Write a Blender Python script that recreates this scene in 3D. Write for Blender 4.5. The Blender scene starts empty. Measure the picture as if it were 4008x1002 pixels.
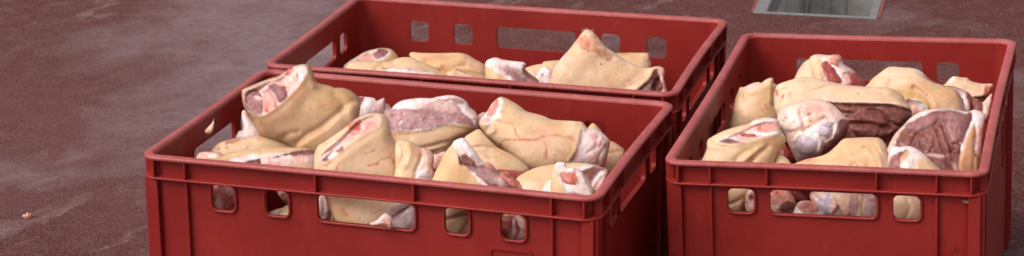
import bpy, bmesh, math, random
import numpy as np
from mathutils import Vector, Matrix
from mathutils.geometry import delaunay_2d_cdt

random.seed(7)
SC = bpy.context.scene
COL = SC.collection

# ------------------------------------------------------------------ camera
FPX, PITCH, ROLL = 8976.0, 0.3165, -0.0089
PW, PH = 4008, 1002
RIM = 0.3065                       # height of the front crate's rim over the floor
CAMZ = 0.9246 + RIM
cp, sp, cr, sr = math.cos(PITCH), math.sin(PITCH), math.cos(ROLL), math.sin(ROLL)
Xw, Up, Fw = np.array([1., 0, 0]), np.array([0, sp, cp]), np.array([0, cp, -sp])
RIGHT, UPV = cr*Xw + sr*Up, -sr*Xw + cr*Up
cam_d = bpy.data.cameras.new('camera')
cam = bpy.data.objects.new('camera', cam_d)
COL.objects.link(cam)
cam.matrix_world = Matrix(((RIGHT[0], UPV[0], -Fw[0], 0), (RIGHT[1], UPV[1], -Fw[1], 0), (RIGHT[2], UPV[2], -Fw[2], CAMZ), (0, 0, 0, 1)))
cam_d.sensor_fit = 'HORIZONTAL'
cam_d.sensor_width = 36.0
cam_d.lens = 36.0*FPX/PW
cam_d.clip_start = 0.05
cam_d.clip_end = 400
cam_d.dof.use_dof = True
cam_d.dof.focus_distance = 2.95
cam_d.dof.aperture_fstop = 14
SC.camera = cam

# ------------------------------------------------------------------ sky, sun, exposure
SUN_EL, SUN_AZ = math.radians(48), math.radians(-116)      # azimuth from +Y, clockwise; light comes from the left front
w = bpy.data.worlds.new('World')
SC.world = w
w.use_nodes = True
nt = w.node_tree
nt.nodes.clear()
sky = nt.nodes.new('ShaderNodeTexSky')
sky.sky_type = 'NISHITA'
sky.sun_disc = False
sky.sun_elevation = SUN_EL
sky.sun_rotation = SUN_AZ
sky.air_density = 1.0
sky.dust_density = 5.0
sky.ozone_density = 1.0
hs = nt.nodes.new('ShaderNodeHueSaturation')
hs.inputs['Saturation'].default_value = 0.12
bg = nt.nodes.new('ShaderNodeBackground')
bg.inputs['Strength'].default_value = 0.13
wo = nt.nodes.new('ShaderNodeOutputWorld')
nt.links.new(sky.outputs[0], hs.inputs['Color'])
tn = nt.nodes.new('ShaderNodeMix')
tn.data_type = 'RGBA'
tn.blend_type = 'MULTIPLY'
tn.inputs[0].default_value = 1.0
tn.inputs[7].default_value = (1.06, 0.955, 0.985, 1)
nt.links.new(hs.outputs[0], tn.inputs[6])
nt.links.new(tn.outputs[2], bg.inputs['Color'])
nt.links.new(bg.outputs[0], wo.inputs['Surface'])
sun_d = bpy.data.lights.new('sun', 'SUN')
sun_d.energy = 1.3
sun_d.angle = math.radians(42)
sun_d.color = (1.0, 0.955, 0.91)
sun = bpy.data.objects.new('sun', sun_d)
COL.objects.link(sun)
sdir = Vector((math.sin(SUN_AZ)*math.cos(SUN_EL), math.cos(SUN_AZ)*math.cos(SUN_EL), math.sin(SUN_EL)))
sun.rotation_euler = sdir.to_track_quat('Z', 'Y').to_euler()
sun.location = sdir*6
vs = SC.view_settings
SC.display_settings.display_device = 'sRGB'
vs.view_transform = 'Standard'
vs.look = 'None'
vs.exposure = 0.32
vs.gamma = 1.0
vs.use_curve_mapping = False
SC.cycles.use_denoising = True
SC.cycles.max_bounces = 8

# ------------------------------------------------------------------ helpers
def px_rays(P):
    P = np.asarray(P, float)
    xr = (P[..., 0]-PW/2)/FPX
    yr = -(P[..., 1]-PH/2)/FPX
    return Fw + xr[..., None]*RIGHT + yr[..., None]*UPV
CAMP = np.array([0, 0, CAMZ])

class N:
    """tiny node-tree writer"""
    def __init__(s, name):
        s.m = bpy.data.materials.new(name)
        s.m.use_nodes = True
        s.t = s.m.node_tree
        s.t.nodes.clear()
        s.out = s.t.nodes.new('ShaderNodeOutputMaterial')
        s.bs = s.t.nodes.new('ShaderNodeBsdfPrincipled')
        s.t.links.new(s.bs.outputs[0], s.out.inputs['Surface'])
    def n(s, typ, ins=None, **kw):
        nd = s.t.nodes.new(typ)
        for k, v in kw.items():
            setattr(nd, k, v)
        for k, v in (ins or {}).items():
            s.link(v, nd.inputs[k])
        return nd
    def link(s, v, sock):
        if isinstance(v, bpy.types.NodeSocket):
            s.t.links.new(v, sock)
        else:
            sock.default_value = v
    def coord(s, scale=(1, 1, 1), rot=(0, 0, 0), obj=True, rnd=False):
        tc = s.n('ShaderNodeTexCoord')
        v = tc.outputs['Object']
        if rnd:
            oi = s.n('ShaderNodeObjectInfo')
            v = s.n('ShaderNodeVectorMath', {0: v, 1: oi.outputs['Location']}, operation='ADD').outputs[0]
        mp = s.n('ShaderNodeMapping', {'Vector': v, 'Scale': scale, 'Rotation': rot})
        return mp.outputs[0]
    def noise(s, vec, scale, detail=3, rough=.5, dist=0):
        return s.n('ShaderNodeTexNoise', {'Vector': vec, 'Scale': scale, 'Detail': detail, 'Roughness': rough, 'Distortion': dist}).outputs[0]
    def ramp(s, fac, a, b, va=0., vb=1.):
        r = s.n('ShaderNodeMapRange', {'Value': fac, 'From Min': a, 'From Max': b, 'To Min': va, 'To Max': vb})
        return r.outputs[0]
    def mix(s, fac, a, b, mode='MIX'):
        nd = s.n('ShaderNodeMix', data_type='RGBA', blend_type=mode)
        s.link(fac, nd.inputs[0])
        for v, i in ((a, 6), (b, 7)):
            if isinstance(v, tuple) and len(v) == 3:
                v = v+(1,)
            s.link(v, nd.inputs[i])
        return nd.outputs[2]
    def math(s, op, a, b=0.):
        nd = s.n('ShaderNodeMath', operation=op)
        s.link(a, nd.inputs[0])
        s.link(b, nd.inputs[1])
        return nd.outputs[0]
    def bump(s, h, strength, dist, normal=None):
        ins = {'Height': h, 'Strength': strength, 'Distance': dist}
        if normal is not None:
            ins['Normal'] = normal
        return s.n('ShaderNodeBump', ins).outputs[0]
    def done(s, **kw):
        for k, v in kw.items():
            k = k.replace('_', ' ')
            if isinstance(v, tuple) and len(v) == 3 and k == 'Base Color':
                v = v+(1,)
            s.link(v, s.bs.inputs[k])
        return s.m

def tag(o, label=None, cat=None, group=None, kind=None):
    for k, v in (('label', label), ('category', cat), ('group', group), ('kind', kind)):
        if v:
            o[k] = v
    return o

def empty(name, loc=(0, 0, 0)):
    o = bpy.data.objects.new(name, None)
    o.location = loc
    o.empty_display_size = .02
    COL.objects.link(o)
    return o

def obj_bm(name, bm, mat, parent=None, smooth=False):
    me = bpy.data.meshes.new(name)
    bmesh.ops.recalc_face_normals(bm, faces=bm.faces)
    bm.to_mesh(me)
    bm.free()
    me.materials.append(mat)
    if smooth:
        me.polygons.foreach_set('use_smooth', [True]*len(me.polygons))
        me.set_sharp_from_angle(angle=math.radians(40))
    o = bpy.data.objects.new(name, me)
    COL.objects.link(o)
    if parent:
        o.parent = parent
    return o

def inside(Q, P):
    r = np.zeros(len(Q), bool)
    x, y = Q[:, 0], Q[:, 1]
    m = len(P)
    for i in range(m):
        (x1, y1), (x2, y2) = P[i], P[(i+1) % m]
        if y1 == y2:
            continue
        k = ((y1 > y) != (y2 > y)) & (x < (x2-x1)*(y-y1)/(y2-y1)+x1)
        r ^= k
    return r

# ------------------------------------------------------------------ materials
def mat_plastic(name, worn):
    s = N(name)
    c = s.coord(rnd=True)
    base = (0.222, 0.0128, 0.0088) if not worn else (0.29, 0.048, 0.042)  # rim base paler: wear, with the sky's pink sheen mixed into the colour
    n1 = s.noise(c, 9, 4, .6)
    col = s.mix(s.ramp(n1, .35, .7), base, tuple(min(1, x*1.22+.004) for x in base))
    # chalky scuffs and fine scratches
    cs = s.coord(scale=(1, 1, .35), rot=(0, .3, .5), rnd=True)
    n2 = s.noise(cs, 60 if not worn else 28, 6, .8, .6)
    sc = s.ramp(n2, .60 if not worn else .44, .80 if not worn else .80, 0, .20 if not worn else .55)
    col = s.mix(sc, col, (.50, .20, .18))
    n3 = s.noise(c, 420, 3, .7)
    n4 = s.noise(c, 14, 3, .6)
    dirt = s.math('MULTIPLY', s.ramp(n3, .62, .72), s.ramp(n4, .5, .68, 0, .75))
    col = s.mix(dirt, col, (.09, .035, .025))
    fl = s.ramp(s.noise(c, 310, 2, .5), .775 if not worn else .72, .80 if not worn else .75, 0, .5)
    col = s.mix(fl, col, (.55, .36, .30))
    b = s.bump(s.noise(cs, 220, 5, .7), .12 if not worn else .15, .002)
    return s.done(Base_Color=col, Roughness=s.ramp(n2, .3, .8, .40 if not worn else .42, .62), Normal=b, IOR=1.42 if not worn else 1.5)
M_RED = mat_plastic('red_plastic', False)
M_RIM = mat_plastic('worn_sheen_red_plastic', True)

def mat_flesh():
    s = N('pork')
    col = s.n('ShaderNodeAttribute', attribute_name='Col').outputs['Color']
    at = s.n('ShaderNodeAttribute', attribute_name='Kind')
    sep = s.n('ShaderNodeSeparateColor', {0: at.outputs['Color']})
    meat, fat, wet = sep.outputs[0], sep.outputs[1], sep.outputs[2]
    geo = s.n('ShaderNodeNewGeometry')
    p = geo.outputs['Position']
    skinw = s.math('SUBTRACT', 1., s.math('MAXIMUM', meat, fat))
    n1 = s.noise(p, 55, 5, .65)
    col = s.mix(1., col, s.mix(s.ramp(n1, .3, .7), (.88, .85, .79), (1.08, 1.08, 1.08)), 'MULTIPLY')
    # rind: brownish and rosy clouds, faint broken veins
    bc = s.math('MULTIPLY', s.ramp(s.noise(p, 24, 6, .75, .5), .49, .66, 0, .40), skinw)
    col = s.mix(bc, col, (.55, .31, .125))
    rc = s.math('MULTIPLY', s.ramp(s.noise(p, 33, 5, .65, .8), .53, .72, 0, .28), skinw)
    col = s.mix(rc, col, (.72, .36, .25))
    vr = s.math('ABSOLUTE', s.math('SUBTRACT', s.noise(p, 42, 3, .6, .5), .5))
    ve = s.math('MULTIPLY', s.ramp(vr, .004, .016, .38, 0), s.ramp(s.noise(p, 19, 2, .5), .56, .64))
    col = s.mix(s.math('MULTIPLY', ve, skinw), col, (.50, .17, .11))
    # meat: fibres, grain and marbling
    fp_ = s.n('ShaderNodeMapping', {'Vector': p, 'Rotation': (.4, .5, .9), 'Scale': (1, .22, 1)}).outputs[0]
    g = s.noise(fp_, 330, 5, .75, .8)
    grain = s.mix(s.ramp(g, .34, .66), (.74, .68, .68), (1.18, 1.24, 1.22))
    col = s.mix(meat, col, s.mix(1., col, grain, 'MULTIPLY'))
    mb = s.math('MULTIPLY', s.ramp(s.noise(fp_, 100, 4, .6, 1.0), .60, .72, 0, .45), meat)
    col = s.mix(mb, col, (.62, .38, .33))
    md = s.math('MULTIPLY', s.ramp(s.noise(p, 48, 4, .6, .6), .48, .68, 0, .45), meat)
    col = s.mix(md, col, (.15, .035, .03))
    # rosy mottling and bright beads in the fat
    fm = s.math('MULTIPLY', s.ramp(s.noise(p, 120, 5, .7, .8), .53, .68, 0, .34), fat)
    col = s.mix(fm, col, (.76, .36, .29))
    fw = s.math('MULTIPLY', s.ramp(s.noise(p, 190, 4, .65, .5), .54, .64, 0, .6), fat)
    col = s.mix(fw, col, (.86, .79, .77))
    # pores and specks on the rind
    sk = s.math('MULTIPLY', s.ramp(s.noise(p, 430, 2, .6), .63, .72, 0, .55), s.ramp(s.noise(p, 30, 3, .6), .44, .60))
    col = s.mix(s.math('MULTIPLY', sk, skinw), col, (.26, .13, .06))
    mf = s.math('ADD', meat, s.math('MULTIPLY', fat, .5))
    h = s.math('ADD', s.math('MULTIPLY', s.noise(p, 300, 4, .65), s.math('ADD', .10, s.math('MULTIPLY', mf, .3))), s.math('MULTIPLY', s.noise(p, 110, 4, .6, .8), s.math('ADD', .08, mf)))
    b = s.bump(h, .55, .0026)
    rough = s.ramp(wet, 0, 1, .48, .22)
    s.link(s.math('MULTIPLY', wet, .25), s.bs.inputs['Coat Weight'])
    s.bs.inputs['Coat Roughness'].default_value = .10
    s.bs.inputs['Coat IOR'].default_value = 1.33
    s.bs.inputs['Specular IOR Level'].default_value = .36
    m = s.done(Base_Color=col, Roughness=rough, Normal=b, IOR=1.4)
    s.bs.inputs['Subsurface Weight'].default_value = .5
    s.bs.inputs['Subsurface Radius'].default_value = (1.0, .42, .20)
    s.bs.inputs['Subsurface Scale'].default_value = .009
    return m
M_PORK = mat_flesh()

def P_floor(px, py):
    d = px_rays((px, py))
    return CAMP + d*(-CAMZ/d[2])

def mat_floor():
    s = N('coated_concrete')
    c = s.coord()
    big = s.noise(c, 2.2, 5, .6, .5)
    col = s.mix(s.ramp(big, .35, .65), (.080, .0165, .0145), (.110, .034, .029))
    mid = s.noise(c, 26, 5, .7, .6)
    col = s.mix(s.ramp(mid, .42, .68, 0, .5), col, (.16, .085, .070))
    g = s.noise(c, 240, 4, .8, .4)
    col = s.mix(s.ramp(g, .53, .60, 0, .62), col, (.27, .155, .135))
    g2 = s.noise(c, 160, 4, .75, .3)
    col = s.mix(s.ramp(g2, .52, .60, 0, .85), col, (.040, .014, .014))
    # paler, greyer patch fading out from one spot on the left
    px_, py_, _ = P_floor(250, 560)
    pv = s.n('ShaderNodeVectorMath', {0: c, 1: (px_, py_, 0)}, operation='SUBTRACT').outputs[0]
    pl_ = s.n('ShaderNodeVectorMath', {0: pv}, operation='LENGTH').outputs['Value']
    pale_patch = s.math('MULTIPLY', s.ramp(pl_, .25, 1.1, 1, 0), s.ramp(s.noise(c, 5, 5, .6), .3, .65, .35, 1))
    col = s.mix(s.math('MULTIPLY', pale_patch, .30), col, (.185, .098, .096))
    # dried pale smears
    cs = s.n('ShaderNodeMapping', {'Vector': s.coord(rot=(0, 0, math.radians(-50))), 'Scale': (1, 2.3, 1)}).outputs[0]
    sm = s.noise(cs, 6.5, 5, .6, .7)
    sm2 = s.noise(c, 1.7, 3, .5)
    smear = s.math('MULTIPLY', s.ramp(sm, .54, .66, 0, .6), s.ramp(sm2, .44, .56))
    smear = s.math('MULTIPLY', smear, s.ramp(s.noise(c, 120, 3, .7), .35, .6, .45, 1))
    col = s.mix(smear, col, (.29, .205, .20))
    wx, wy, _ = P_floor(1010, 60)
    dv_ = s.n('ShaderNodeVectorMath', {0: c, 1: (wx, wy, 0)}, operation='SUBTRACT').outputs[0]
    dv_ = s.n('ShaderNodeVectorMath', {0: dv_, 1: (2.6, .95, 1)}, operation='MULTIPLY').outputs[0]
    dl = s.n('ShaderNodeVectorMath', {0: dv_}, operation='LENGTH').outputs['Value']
    wet_sheen = s.ramp(s.math('ADD', s.noise(c, 3.2, 5, .6, .6), s.ramp(dl, .1, 1.15, .30, -.08)), .46, .80)
    wet_sheen = s.math('MULTIPLY', wet_sheen, s.ramp(s.noise(c, 34, 5, .7, .6), .30, .58, .45, 1))
    col = s.mix(s.math('MULTIPLY', wet_sheen, .5), col, (.20, .138, .152))  # wet film's pale lilac sky reflection, partly painted into the base colour
    rough = s.math('SUBTRACT', s.math('ADD', .60, s.math('MULTIPLY', s.noise(c, 60, 3, .6), .14)), s.math('MULTIPLY', wet_sheen, .36))
    h = s.math('ADD', s.math('MULTIPLY', s.noise(c, 300, 3, .7), .6), s.noise(c, 110, 4, .65))
    b = s.bump(h, s.ramp(wet_sheen, 0, 1, .8, .4), .006)
    s.link(s.ramp(wet_sheen, 0, 1, .11, 1.0), s.bs.inputs['Specular IOR Level'])
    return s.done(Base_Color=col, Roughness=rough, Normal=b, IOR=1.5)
M_FLOOR = mat_floor()

def mat_steel(name, base, streak):
    s = N(name)
    c = s.coord()
    col = s.mix(s.ramp(s.noise(c, 40, 5, .7), .3, .7), base, tuple(x*.72 for x in base))
    if streak:
        cs = s.coord(scale=(1, 1, .06))
        st = s.noise(cs, 34, 5, .7, .4)
        col = s.mix(s.ramp(st, .52, .66, 0, .9), col, (.075, .075, .062))
        col = s.mix(s.ramp(s.noise(cs, 9, 3, .5), .60, .70, 0, .7), col, (.13, .11, .055))
    b = s.bump(s.noise(c, 120, 4, .6), .25, .003)
    return s.done(Base_Color=col, Roughness=.6, Metallic=.1, Normal=b)
M_STEEL = mat_steel('galvanised_steel', (.20, .20, .20), False)
M_LINER = mat_steel('streaked_steel', (.55, .55, .52), True)

# ------------------------------------------------------------------ floor with the open drain
dA, dB = P_floor(2944, 52), P_floor(3434, 77)
du = (dB-dA)/np.linalg.norm(dB-dA)
dv = np.array([-du[1], du[0], 0])
DW, DL, DD = float(np.linalg.norm(dB-dA)), 1.0, .33
DM = Matrix(((du[0], dv[0], 0, dA[0]), (du[1], dv[1], 0, dA[1]), (0, 0, 1, 0), (0, 0, 0, 1)))
def build_floor():
    xs, ys = [-40, 0, DW, 40], [-40, 0, DL, 40]
    bm = bmesh.new()
    g = [[bm.verts.new(DM @ Vector((x, y, 0))) for x in xs] for y in ys]
    for j in range(3):
        for i in range(3):
            if (i, j) != (1, 1):
                bm.faces.new((g[j][i], g[j][i+1], g[j+1][i+1], g[j+1][i]))
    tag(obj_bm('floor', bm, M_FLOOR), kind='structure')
build_floor()

def box_bm(bm, x0, x1, y0, y1, z0, z1):
    v = [bm.verts.new((x, y, z)) for z in (z0, z1) for y in (y0, y1) for x in (x0, x1)]
    for f in ((0, 1, 3, 2), (4, 6, 7, 5), (0, 4, 5, 1), (2, 3, 7, 6), (0, 2, 6, 4), (1, 5, 7, 3)):
        bm.faces.new([v[i] for i in f])

def build_drain():
    r = empty('floor_drain')
    r.matrix_world = DM
    tag(r, 'open rectangular steel floor drain set in the floor behind the crates', 'drain')
    t = .028
    for nm, a in (('frame_bar', (.001, DW-.001, .001, .012)), ('frame_bar', (.001, t, .0125, DL-.0125)), ('frame_bar', (DW-.017, DW-.001, .0125, DL-.0125)), ('frame_bar', (.001, DW-.001, DL-.012, DL-.001))):
        bm = bmesh.new()
        box_bm(bm, *a, -.05, .0025)
        bmesh.ops.bevel(bm, geom=[e for e in bm.edges], offset=.0012, segments=1, affect='EDGES')
        obj_bm(nm, bm, M_STEEL, r)
    ms = N('red_sealant')
    ms = ms.done(Base_Color=ms.mix(ms.ramp(ms.noise(ms.coord(), 90, 4, .7), .4, .6), (.30, .05, .025), (.14, .05, .035)), Roughness=.6)
    for a in ((-.0045, .0005), (DW-.0005, DW+.0050)):
        bm = bmesh.new()
        box_bm(bm, a[0], a[1], .012, DL-.02, -.01, .0018)
        obj_bm('seal', bm, ms, r)
    bm = bmesh.new()
    x0, x1, y0, y1 = .004, DW-.004, .006, DL-.006
    v = [bm.verts.new(p) for p in ((x0, y0, -.051), (x1, y0, -.051), (x1, y1, -.051), (x0, y1, -.051), (x0, y0, -DD), (x1, y0, -DD), (x1, y1, -DD), (x0, y1, -DD))]
    for f in ((0, 1, 5, 4), (1, 2, 6, 5), (2, 3, 7, 6), (3, 0, 4, 7), (4, 5, 6, 7)):
        bm.faces.new([v[i] for i in f])
    me = obj_bm('liner', bm, M_LINER, r)
build_drain()

# ------------------------------------------------------------------ crates
CL, CD, CH = .6, .4, .3063
WO, WI = .0095, .0125                 # outer and inner faces of the walls, in from the rim's edge
def rrect(x0, x1, y0, y1, r, nc=6, step=.02):
    """closed rounded rectangle, counter-clockwise"""
    out = []
    cs = ((x1-r, y0+r, -90), (x1-r, y1-r, 0), (x0+r, y1-r, 90), (x0+r, y0+r, 180))
    for k, (cx, cy, a0) in enumerate(cs):
        arc = [(cx+r*math.cos(math.radians(a0+90*i/nc)), cy+r*math.sin(math.radians(a0+90*i/nc))) for i in range(nc+1)]
        if out:
            p, q = out[-1], arc[0]
            n = max(1, int(math.dist(p, q)/step))
            out += [(p[0]+(q[0]-p[0])*i/n, p[1]+(q[1]-p[1])*i/n) for i in range(1, n)]
        out += arc
    p, q = out[-1], out[0]
    n = max(1, int(math.dist(p, q)/step))
    out += [(p[0]+(q[0]-p[0])*i/n, p[1]+(q[1]-p[1])*i/n) for i in range(1, n)]
    return out
BOW = .0025
def bow(bm):
    """sides sag inwards a little between the corners, as loaded crates' sides do"""
    for v in bm.verts:
        x, y = v.co.x, v.co.y
        k = 1 if v.co.z > CH-.2 else 0.4
        v.co.y += k*BOW*math.sin(math.pi*min(1, max(0, x/CL)))**1.5*(1-2*y/CD)
        v.co.x += k*BOW*math.sin(math.pi*min(1, max(0, y/CD)))**1.5*(1-2*x/CL)

def ring(prof, ro=.023):
    """sweep a closed profile of (inset, height below the rim) round the crate"""
    bm = bmesh.new()
    base = rrect(0, CL, 0, CD, ro)
    cen = []
    loops = []
    for ins, z in prof:
        r = max(.004, ro-ins)
        # same point count: inset the base along its own normals
        lp = []
        n = len(base)
        for i in range(n):
            p, q, o = base[i-1], base[(i+1) % n], base[i]
            tx, ty = q[0]-p[0], q[1]-p[1]
            L = math.hypot(tx, ty)
            lp.append(bm.verts.new((o[0]-ty/L*ins, o[1]+tx/L*ins, CH+z)))
        loops.append(lp)
    m = len(loops)
    for a in range(m):
        A, B = loops[a], loops[(a+1) % m]
        for i in range(len(A)):
            j = (i+1) % len(A)
            bm.faces.new((A[i], A[j], B[j], B[i]))
    bow(bm)
    return bm

def wall_bm(length, holes, put):
    """wall panel with rounded openings; put(s, depth, z) maps to crate coordinates"""
    outer = []
    s0, s1, z0, z1 = .030, length-.030, .004, CH-.0040
    def line(a, b, n):
        return [(a[0]+(b[0]-a[0])*i/n, a[1]+(b[1]-a[1])*i/n) for i in range(n)]
    outer = line((s0, z0), (s1, z0), 14)+line((s1, z0), (s1, z1), 5)+line((s1, z1), (s0, z1), 20)+line((s0, z1), (s0, z0), 5)
    loops = [outer]+[rrect(a, b, CH+c, CH+d, .0075, 5, .03) for a, b, c, d in holes]
    pts, edges = [], []
    for lp in loops:
        k = len(pts)
        pts += [Vector(p) for p in lp]
        edges += [(k+i, k+(i+1) % len(lp)) for i in range(len(lp))]
    hb = [(a-.004, b+.004, CH+c-.004, CH+d+.004) for a, b, c, d in holes]
    for i in range(1, int((s1-s0)/.014)):
        for j in range(1, int((z1-z0)/.014)):
            p = (s0+i*.014, z0+j*.014)
            if p[0] < s1-.005 and p[1] < z1-.005 and not any(x0 < p[0] < x1 and y0 < p[1] < y1 for x0, x1, y0, y1 in hb):
                pts.append(Vector(p))
    vo, eo, fo_, *_ = delaunay_2d_cdt(pts, edges, [], 1, 1e-6)
    def in_hole(f):
        x, y = sum(vo[i].x for i in f)/len(f), sum(vo[i].y for i in f)/len(f)
        P1 = np.array([[x, y]])
        return any(inside(P1, np.array(lp))[0] for lp in loops[1:])
    bm = bmesh.new()
    F = [bm.verts.new(put(p.x, WO, p.y)) for p in vo]
    B = [bm.verts.new(put(p.x, WI, p.y)) for p in vo]
    cnt = {}
    for f in fo_:
        if in_hole(f):
            continue
        bm.faces.new([F[i] for i in f])
        bm.faces.new([B[i] for i in reversed(f)])
        for i in range(len(f)):
            e = (f[i], f[(i+1) % len(f)])
            key = tuple(sorted(e))
            cnt[key] = cnt.get(key, 0)+1
    for (a, b), n in cnt.items():
        if n == 1:
            bm.faces.new((F[a], F[b], B[b], B[a]))
    for v in [v for v in bm.verts if not v.link_faces]:
        bm.verts.remove(v)
    bow(bm)
    return bm

def frame_bm(a, b, c, d, put, wdt=.0030, proud=.0064):
    """raised lip round an opening"""
    bm = bmesh.new()
    inn = rrect(a, b, CH+c, CH+d, .0075, 5, .03)
    n = len(inn)
    rows = []
    for off, dep in ((0, WO+.001), (.0, proud+.0008), (.0008, proud), (wdt-.0008, proud), (wdt, proud+.0008), (wdt, WO+.001)):
        row = []
        for i in range(n):
            p, q, o = inn[i-1], inn[(i+1) % n], inn[i]
            tx, ty = q[0]-p[0], q[1]-p[1]
            L = math.hypot(tx, ty)
            row.append(bm.verts.new(put(o[0]+ty/L*off, dep, min(CH-.0302, o[1]-tx/L*off))))
        rows.append(row)
    for A, B in zip(rows, rows[1:]):
        for i in range(n):
            j = (i+1) % n
            bm.faces.new((A[i], A[j], B[j], B[i]))
    bow(bm)
    return bm

LONG_H = [(.095, .126, -.066, -.0325), (.167, .198, -.066, -.0325), (.237, .364, -.067, -.0325), (.403, .434, -.066, -.0325), (.475, .506, -.066, -.0325)]
SHORT_H = [(.081, .114, -.066, -.0345), (.134, .266, -.066, -.0345), (.286, .319, -.066, -.0345)]
def sides():
    yield 'long', CL, LONG_H, (.062, .237, .365, .540), lambda s, d, z: (s, d, z)
    yield 'long', CL, LONG_H, (.062, .237, .365, .540), lambda s, d, z: (CL-s, CD-d, z)
    yield 'short', CD, SHORT_H, (.060, .131, .266, .339), lambda s, d, z: (d, CD-s, z)
    yield 'short', CD, SHORT_H, (.060, .131, .266, .339), lambda s, d, z: (CL-d, s, z)

def rib_bm(s, wd, d0, z0, z1, put, jog=False):
    bm = bmesh.new()
    vs_ = []
    for zz in (z0, z1):
        for ss, dd in ((s-wd/2, WO+.001), (s-wd/2, d0+.0006), (s-wd/2+.0006, d0), (s+wd/2-.0006, d0), (s+wd/2, d0+.0006), (s+wd/2, WO+.001)):
            vs_.append(bm.verts.new(put(ss, dd, zz)))
    n = 6
    for i in range(n):
        j = (i+1) % n
        bm.faces.new((vs_[i], vs_[j], vs_[n+j], vs_[n+i]))
    bm.faces.new(vs_[:n])
    bm.faces.new(vs_[n:])
    bow(bm)
    return bm

def text_bm(body, size, depth):
    cu = bpy.data.curves.new('t', 'FONT')
    cu.body = body
    cu.size = size
    cu.extrude = depth
    cu.align_x = 'CENTER'
    ob = bpy.data.objects.new('t', cu)
    COL.objects.link(ob)
    dg = bpy.context.evaluated_depsgraph_get()
    me = bpy.data.meshes.new_from_object(ob.evaluated_get(dg))
    bm = bmesh.new()
    bm.from_mesh(me)
    bpy.data.objects.remove(ob)
    return bm

def make_crate():
    r = empty('meat_crate')
    rim = [(.0004, -.0047), (0, -.0039), (0, -.0020), (.0008, -.0007), (.0022, 0), (.0060, .0005), (.0095, .0003), (.0114, -.0007), (.0123, -.0025), (.0127, -.0047)]
    obj_bm('rim', ring(rim), M_RIM, r, True)
    band = [(.0006, -.0302), (0, -.0295), (0, -.0282), (.0006, -.0276), (.0105, -.0270), (.0105, -.0305)]
    obj_bm('band', ring(band), M_RED, r, True)
    # corner shells, rounded
    for cx, cy, a0 in ((.03, .03, 180), (CL-.03, .03, 270), (CL-.03, CD-.03, 0), (.03, CD-.03, 90)):
        bm = bmesh.new()
        rows = []
        for i in range(9):
            a = math.radians(a0-14+118*i/8)
            a = math.radians(a0+90*i/8)
            row = []
            for rr, z in ((.0205, .004), (.0205, CH-.0042), (.0175, CH-.0042), (.0175, .004)):
                ex = .0043
                x, y = cx+rr*math.cos(a), cy+rr*math.sin(a)
                row.append(bm.verts.new((x, y, z)))
            rows.append(row)
        # tangent extensions so the shell meets the wall panels
        for A, B in zip(rows, rows[1:]):
            for k in range(4):
                bm.faces.new((A[k], B[k], B[(k+1) % 4], A[(k+1) % 4]))
        bow(bm)
        obj_bm('corner', bm, M_RED, r, True)
    for kind, ln, holes, ribs, put in sides():
        wall = obj_bm('wall', wall_bm(ln, holes, put), M_RED, r, True)
        for h in holes:
            obj_bm('hole_frame', frame_bm(*h, put), M_RED, wall, True)
        for s in ribs:
            obj_bm('rib', rib_bm(s, .0026, .0008, CH-.0277, CH-.0045, put), M_RED, wall)
        for s in (ribs[0], ribs[-1]):
            obj_bm('rib', rib_bm(s, .0032, .0040, .003, CH-.0302, put), M_RED, wall)
        for s in (.0155, ln-.0155):
            obj_bm('corner_post', rib_bm(s, .0150, .0036, .003, CH-.0302, put), M_RED, wall)
            obj_bm('corner_post', rib_bm(s+(.004 if s < .1 else -.004), .0026, .0010, CH-.0277, CH-.0045, put), M_RED, wall)
        if kind == 'long':
            bm = bmesh.new()
            ln_ = rrect(.460, .514, CH-.150, CH-.0785, .006, 5, .03)
            rows = []
            for off, dep in ((0, WO+.001), (0, WO-.0020), (.0022, WO-.0020), (.0022, WO+.001)):
                row = []
                n = len(ln_)
                for i in range(n):
                    p, q, o = ln_[i-1], ln_[(i+1) % n], ln_[i]
                    tx, ty = q[0]-p[0], q[1]-p[1]
                    L = math.hypot(tx, ty)
                    row.append(bm.verts.new(put(o[0]-ty/L*off, dep, o[1]+tx/L*off)))
                rows.append(row)
            for A, B in zip(rows, rows[1:]):
                for i in range(n):
                    j = (i+1) % n
                    bm.faces.new((A[i], A[j], B[j], B[i]))
            bow(bm)
            obj_bm('label_frame', bm, M_RED, wall)
        else:
            # moulded recycling mark low on the short side
            bm = text_bm('2', .0085, .0007)
            b2 = text_bm('PE-HD', .0048, .0007)
            for v in b2.verts:
                v.co.y -= .0085
            me = bpy.data.meshes.new('t')
            b2.to_mesh(me)
            b2.free()
            bm.from_mesh(me)
            tri = [(0, .0115), (-.0078, -.0028), (.0078, -.0028)]
            for i in range(3):
                (ax, ay), (bx, by) = tri[i], tri[(i+1) % 3]
                L = math.hypot(bx-ax, by-ay)
                nx, ny = -(by-ay)/L*.0006, (bx-ax)/L*.0006
                q = []
                for z in (-.0007, .0007):
                    for (x, y, sg) in ((ax, ay, 1), (bx, by, 1), (bx, by, -1), (ax, ay, -1)):
                        q.append(bm.verts.new((x+nx*sg, y+ny*sg, z)))
                for f in ((0, 1, 2, 3), (4, 7, 6, 5), (0, 4, 5, 1), (1, 5, 6, 2), (2, 6, 7, 3), (3, 7, 4, 0)):
                    bm.faces.new([q[k] for k in f])
            for v in bm.verts:
                x, y, z = v.co
                v.co = put(.363+x, WO-.0001-z*.5, CH-.107+y)
            obj_bm('recycling_mark', bm, M_RED, wall)
    bm = bmesh.new()
    box_bm(bm, .012, CL-.012, .012, CD-.012, .0, .0035)
    obj_bm('base', bm, M_RED, r)
    return r

def copy_tree(o, parent=None):
    c = o.copy()
    COL.objects.link(c)
    c.parent = parent
    for ch in [x for x in o.children]:
        copy_tree(ch, c)
    return c

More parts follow.
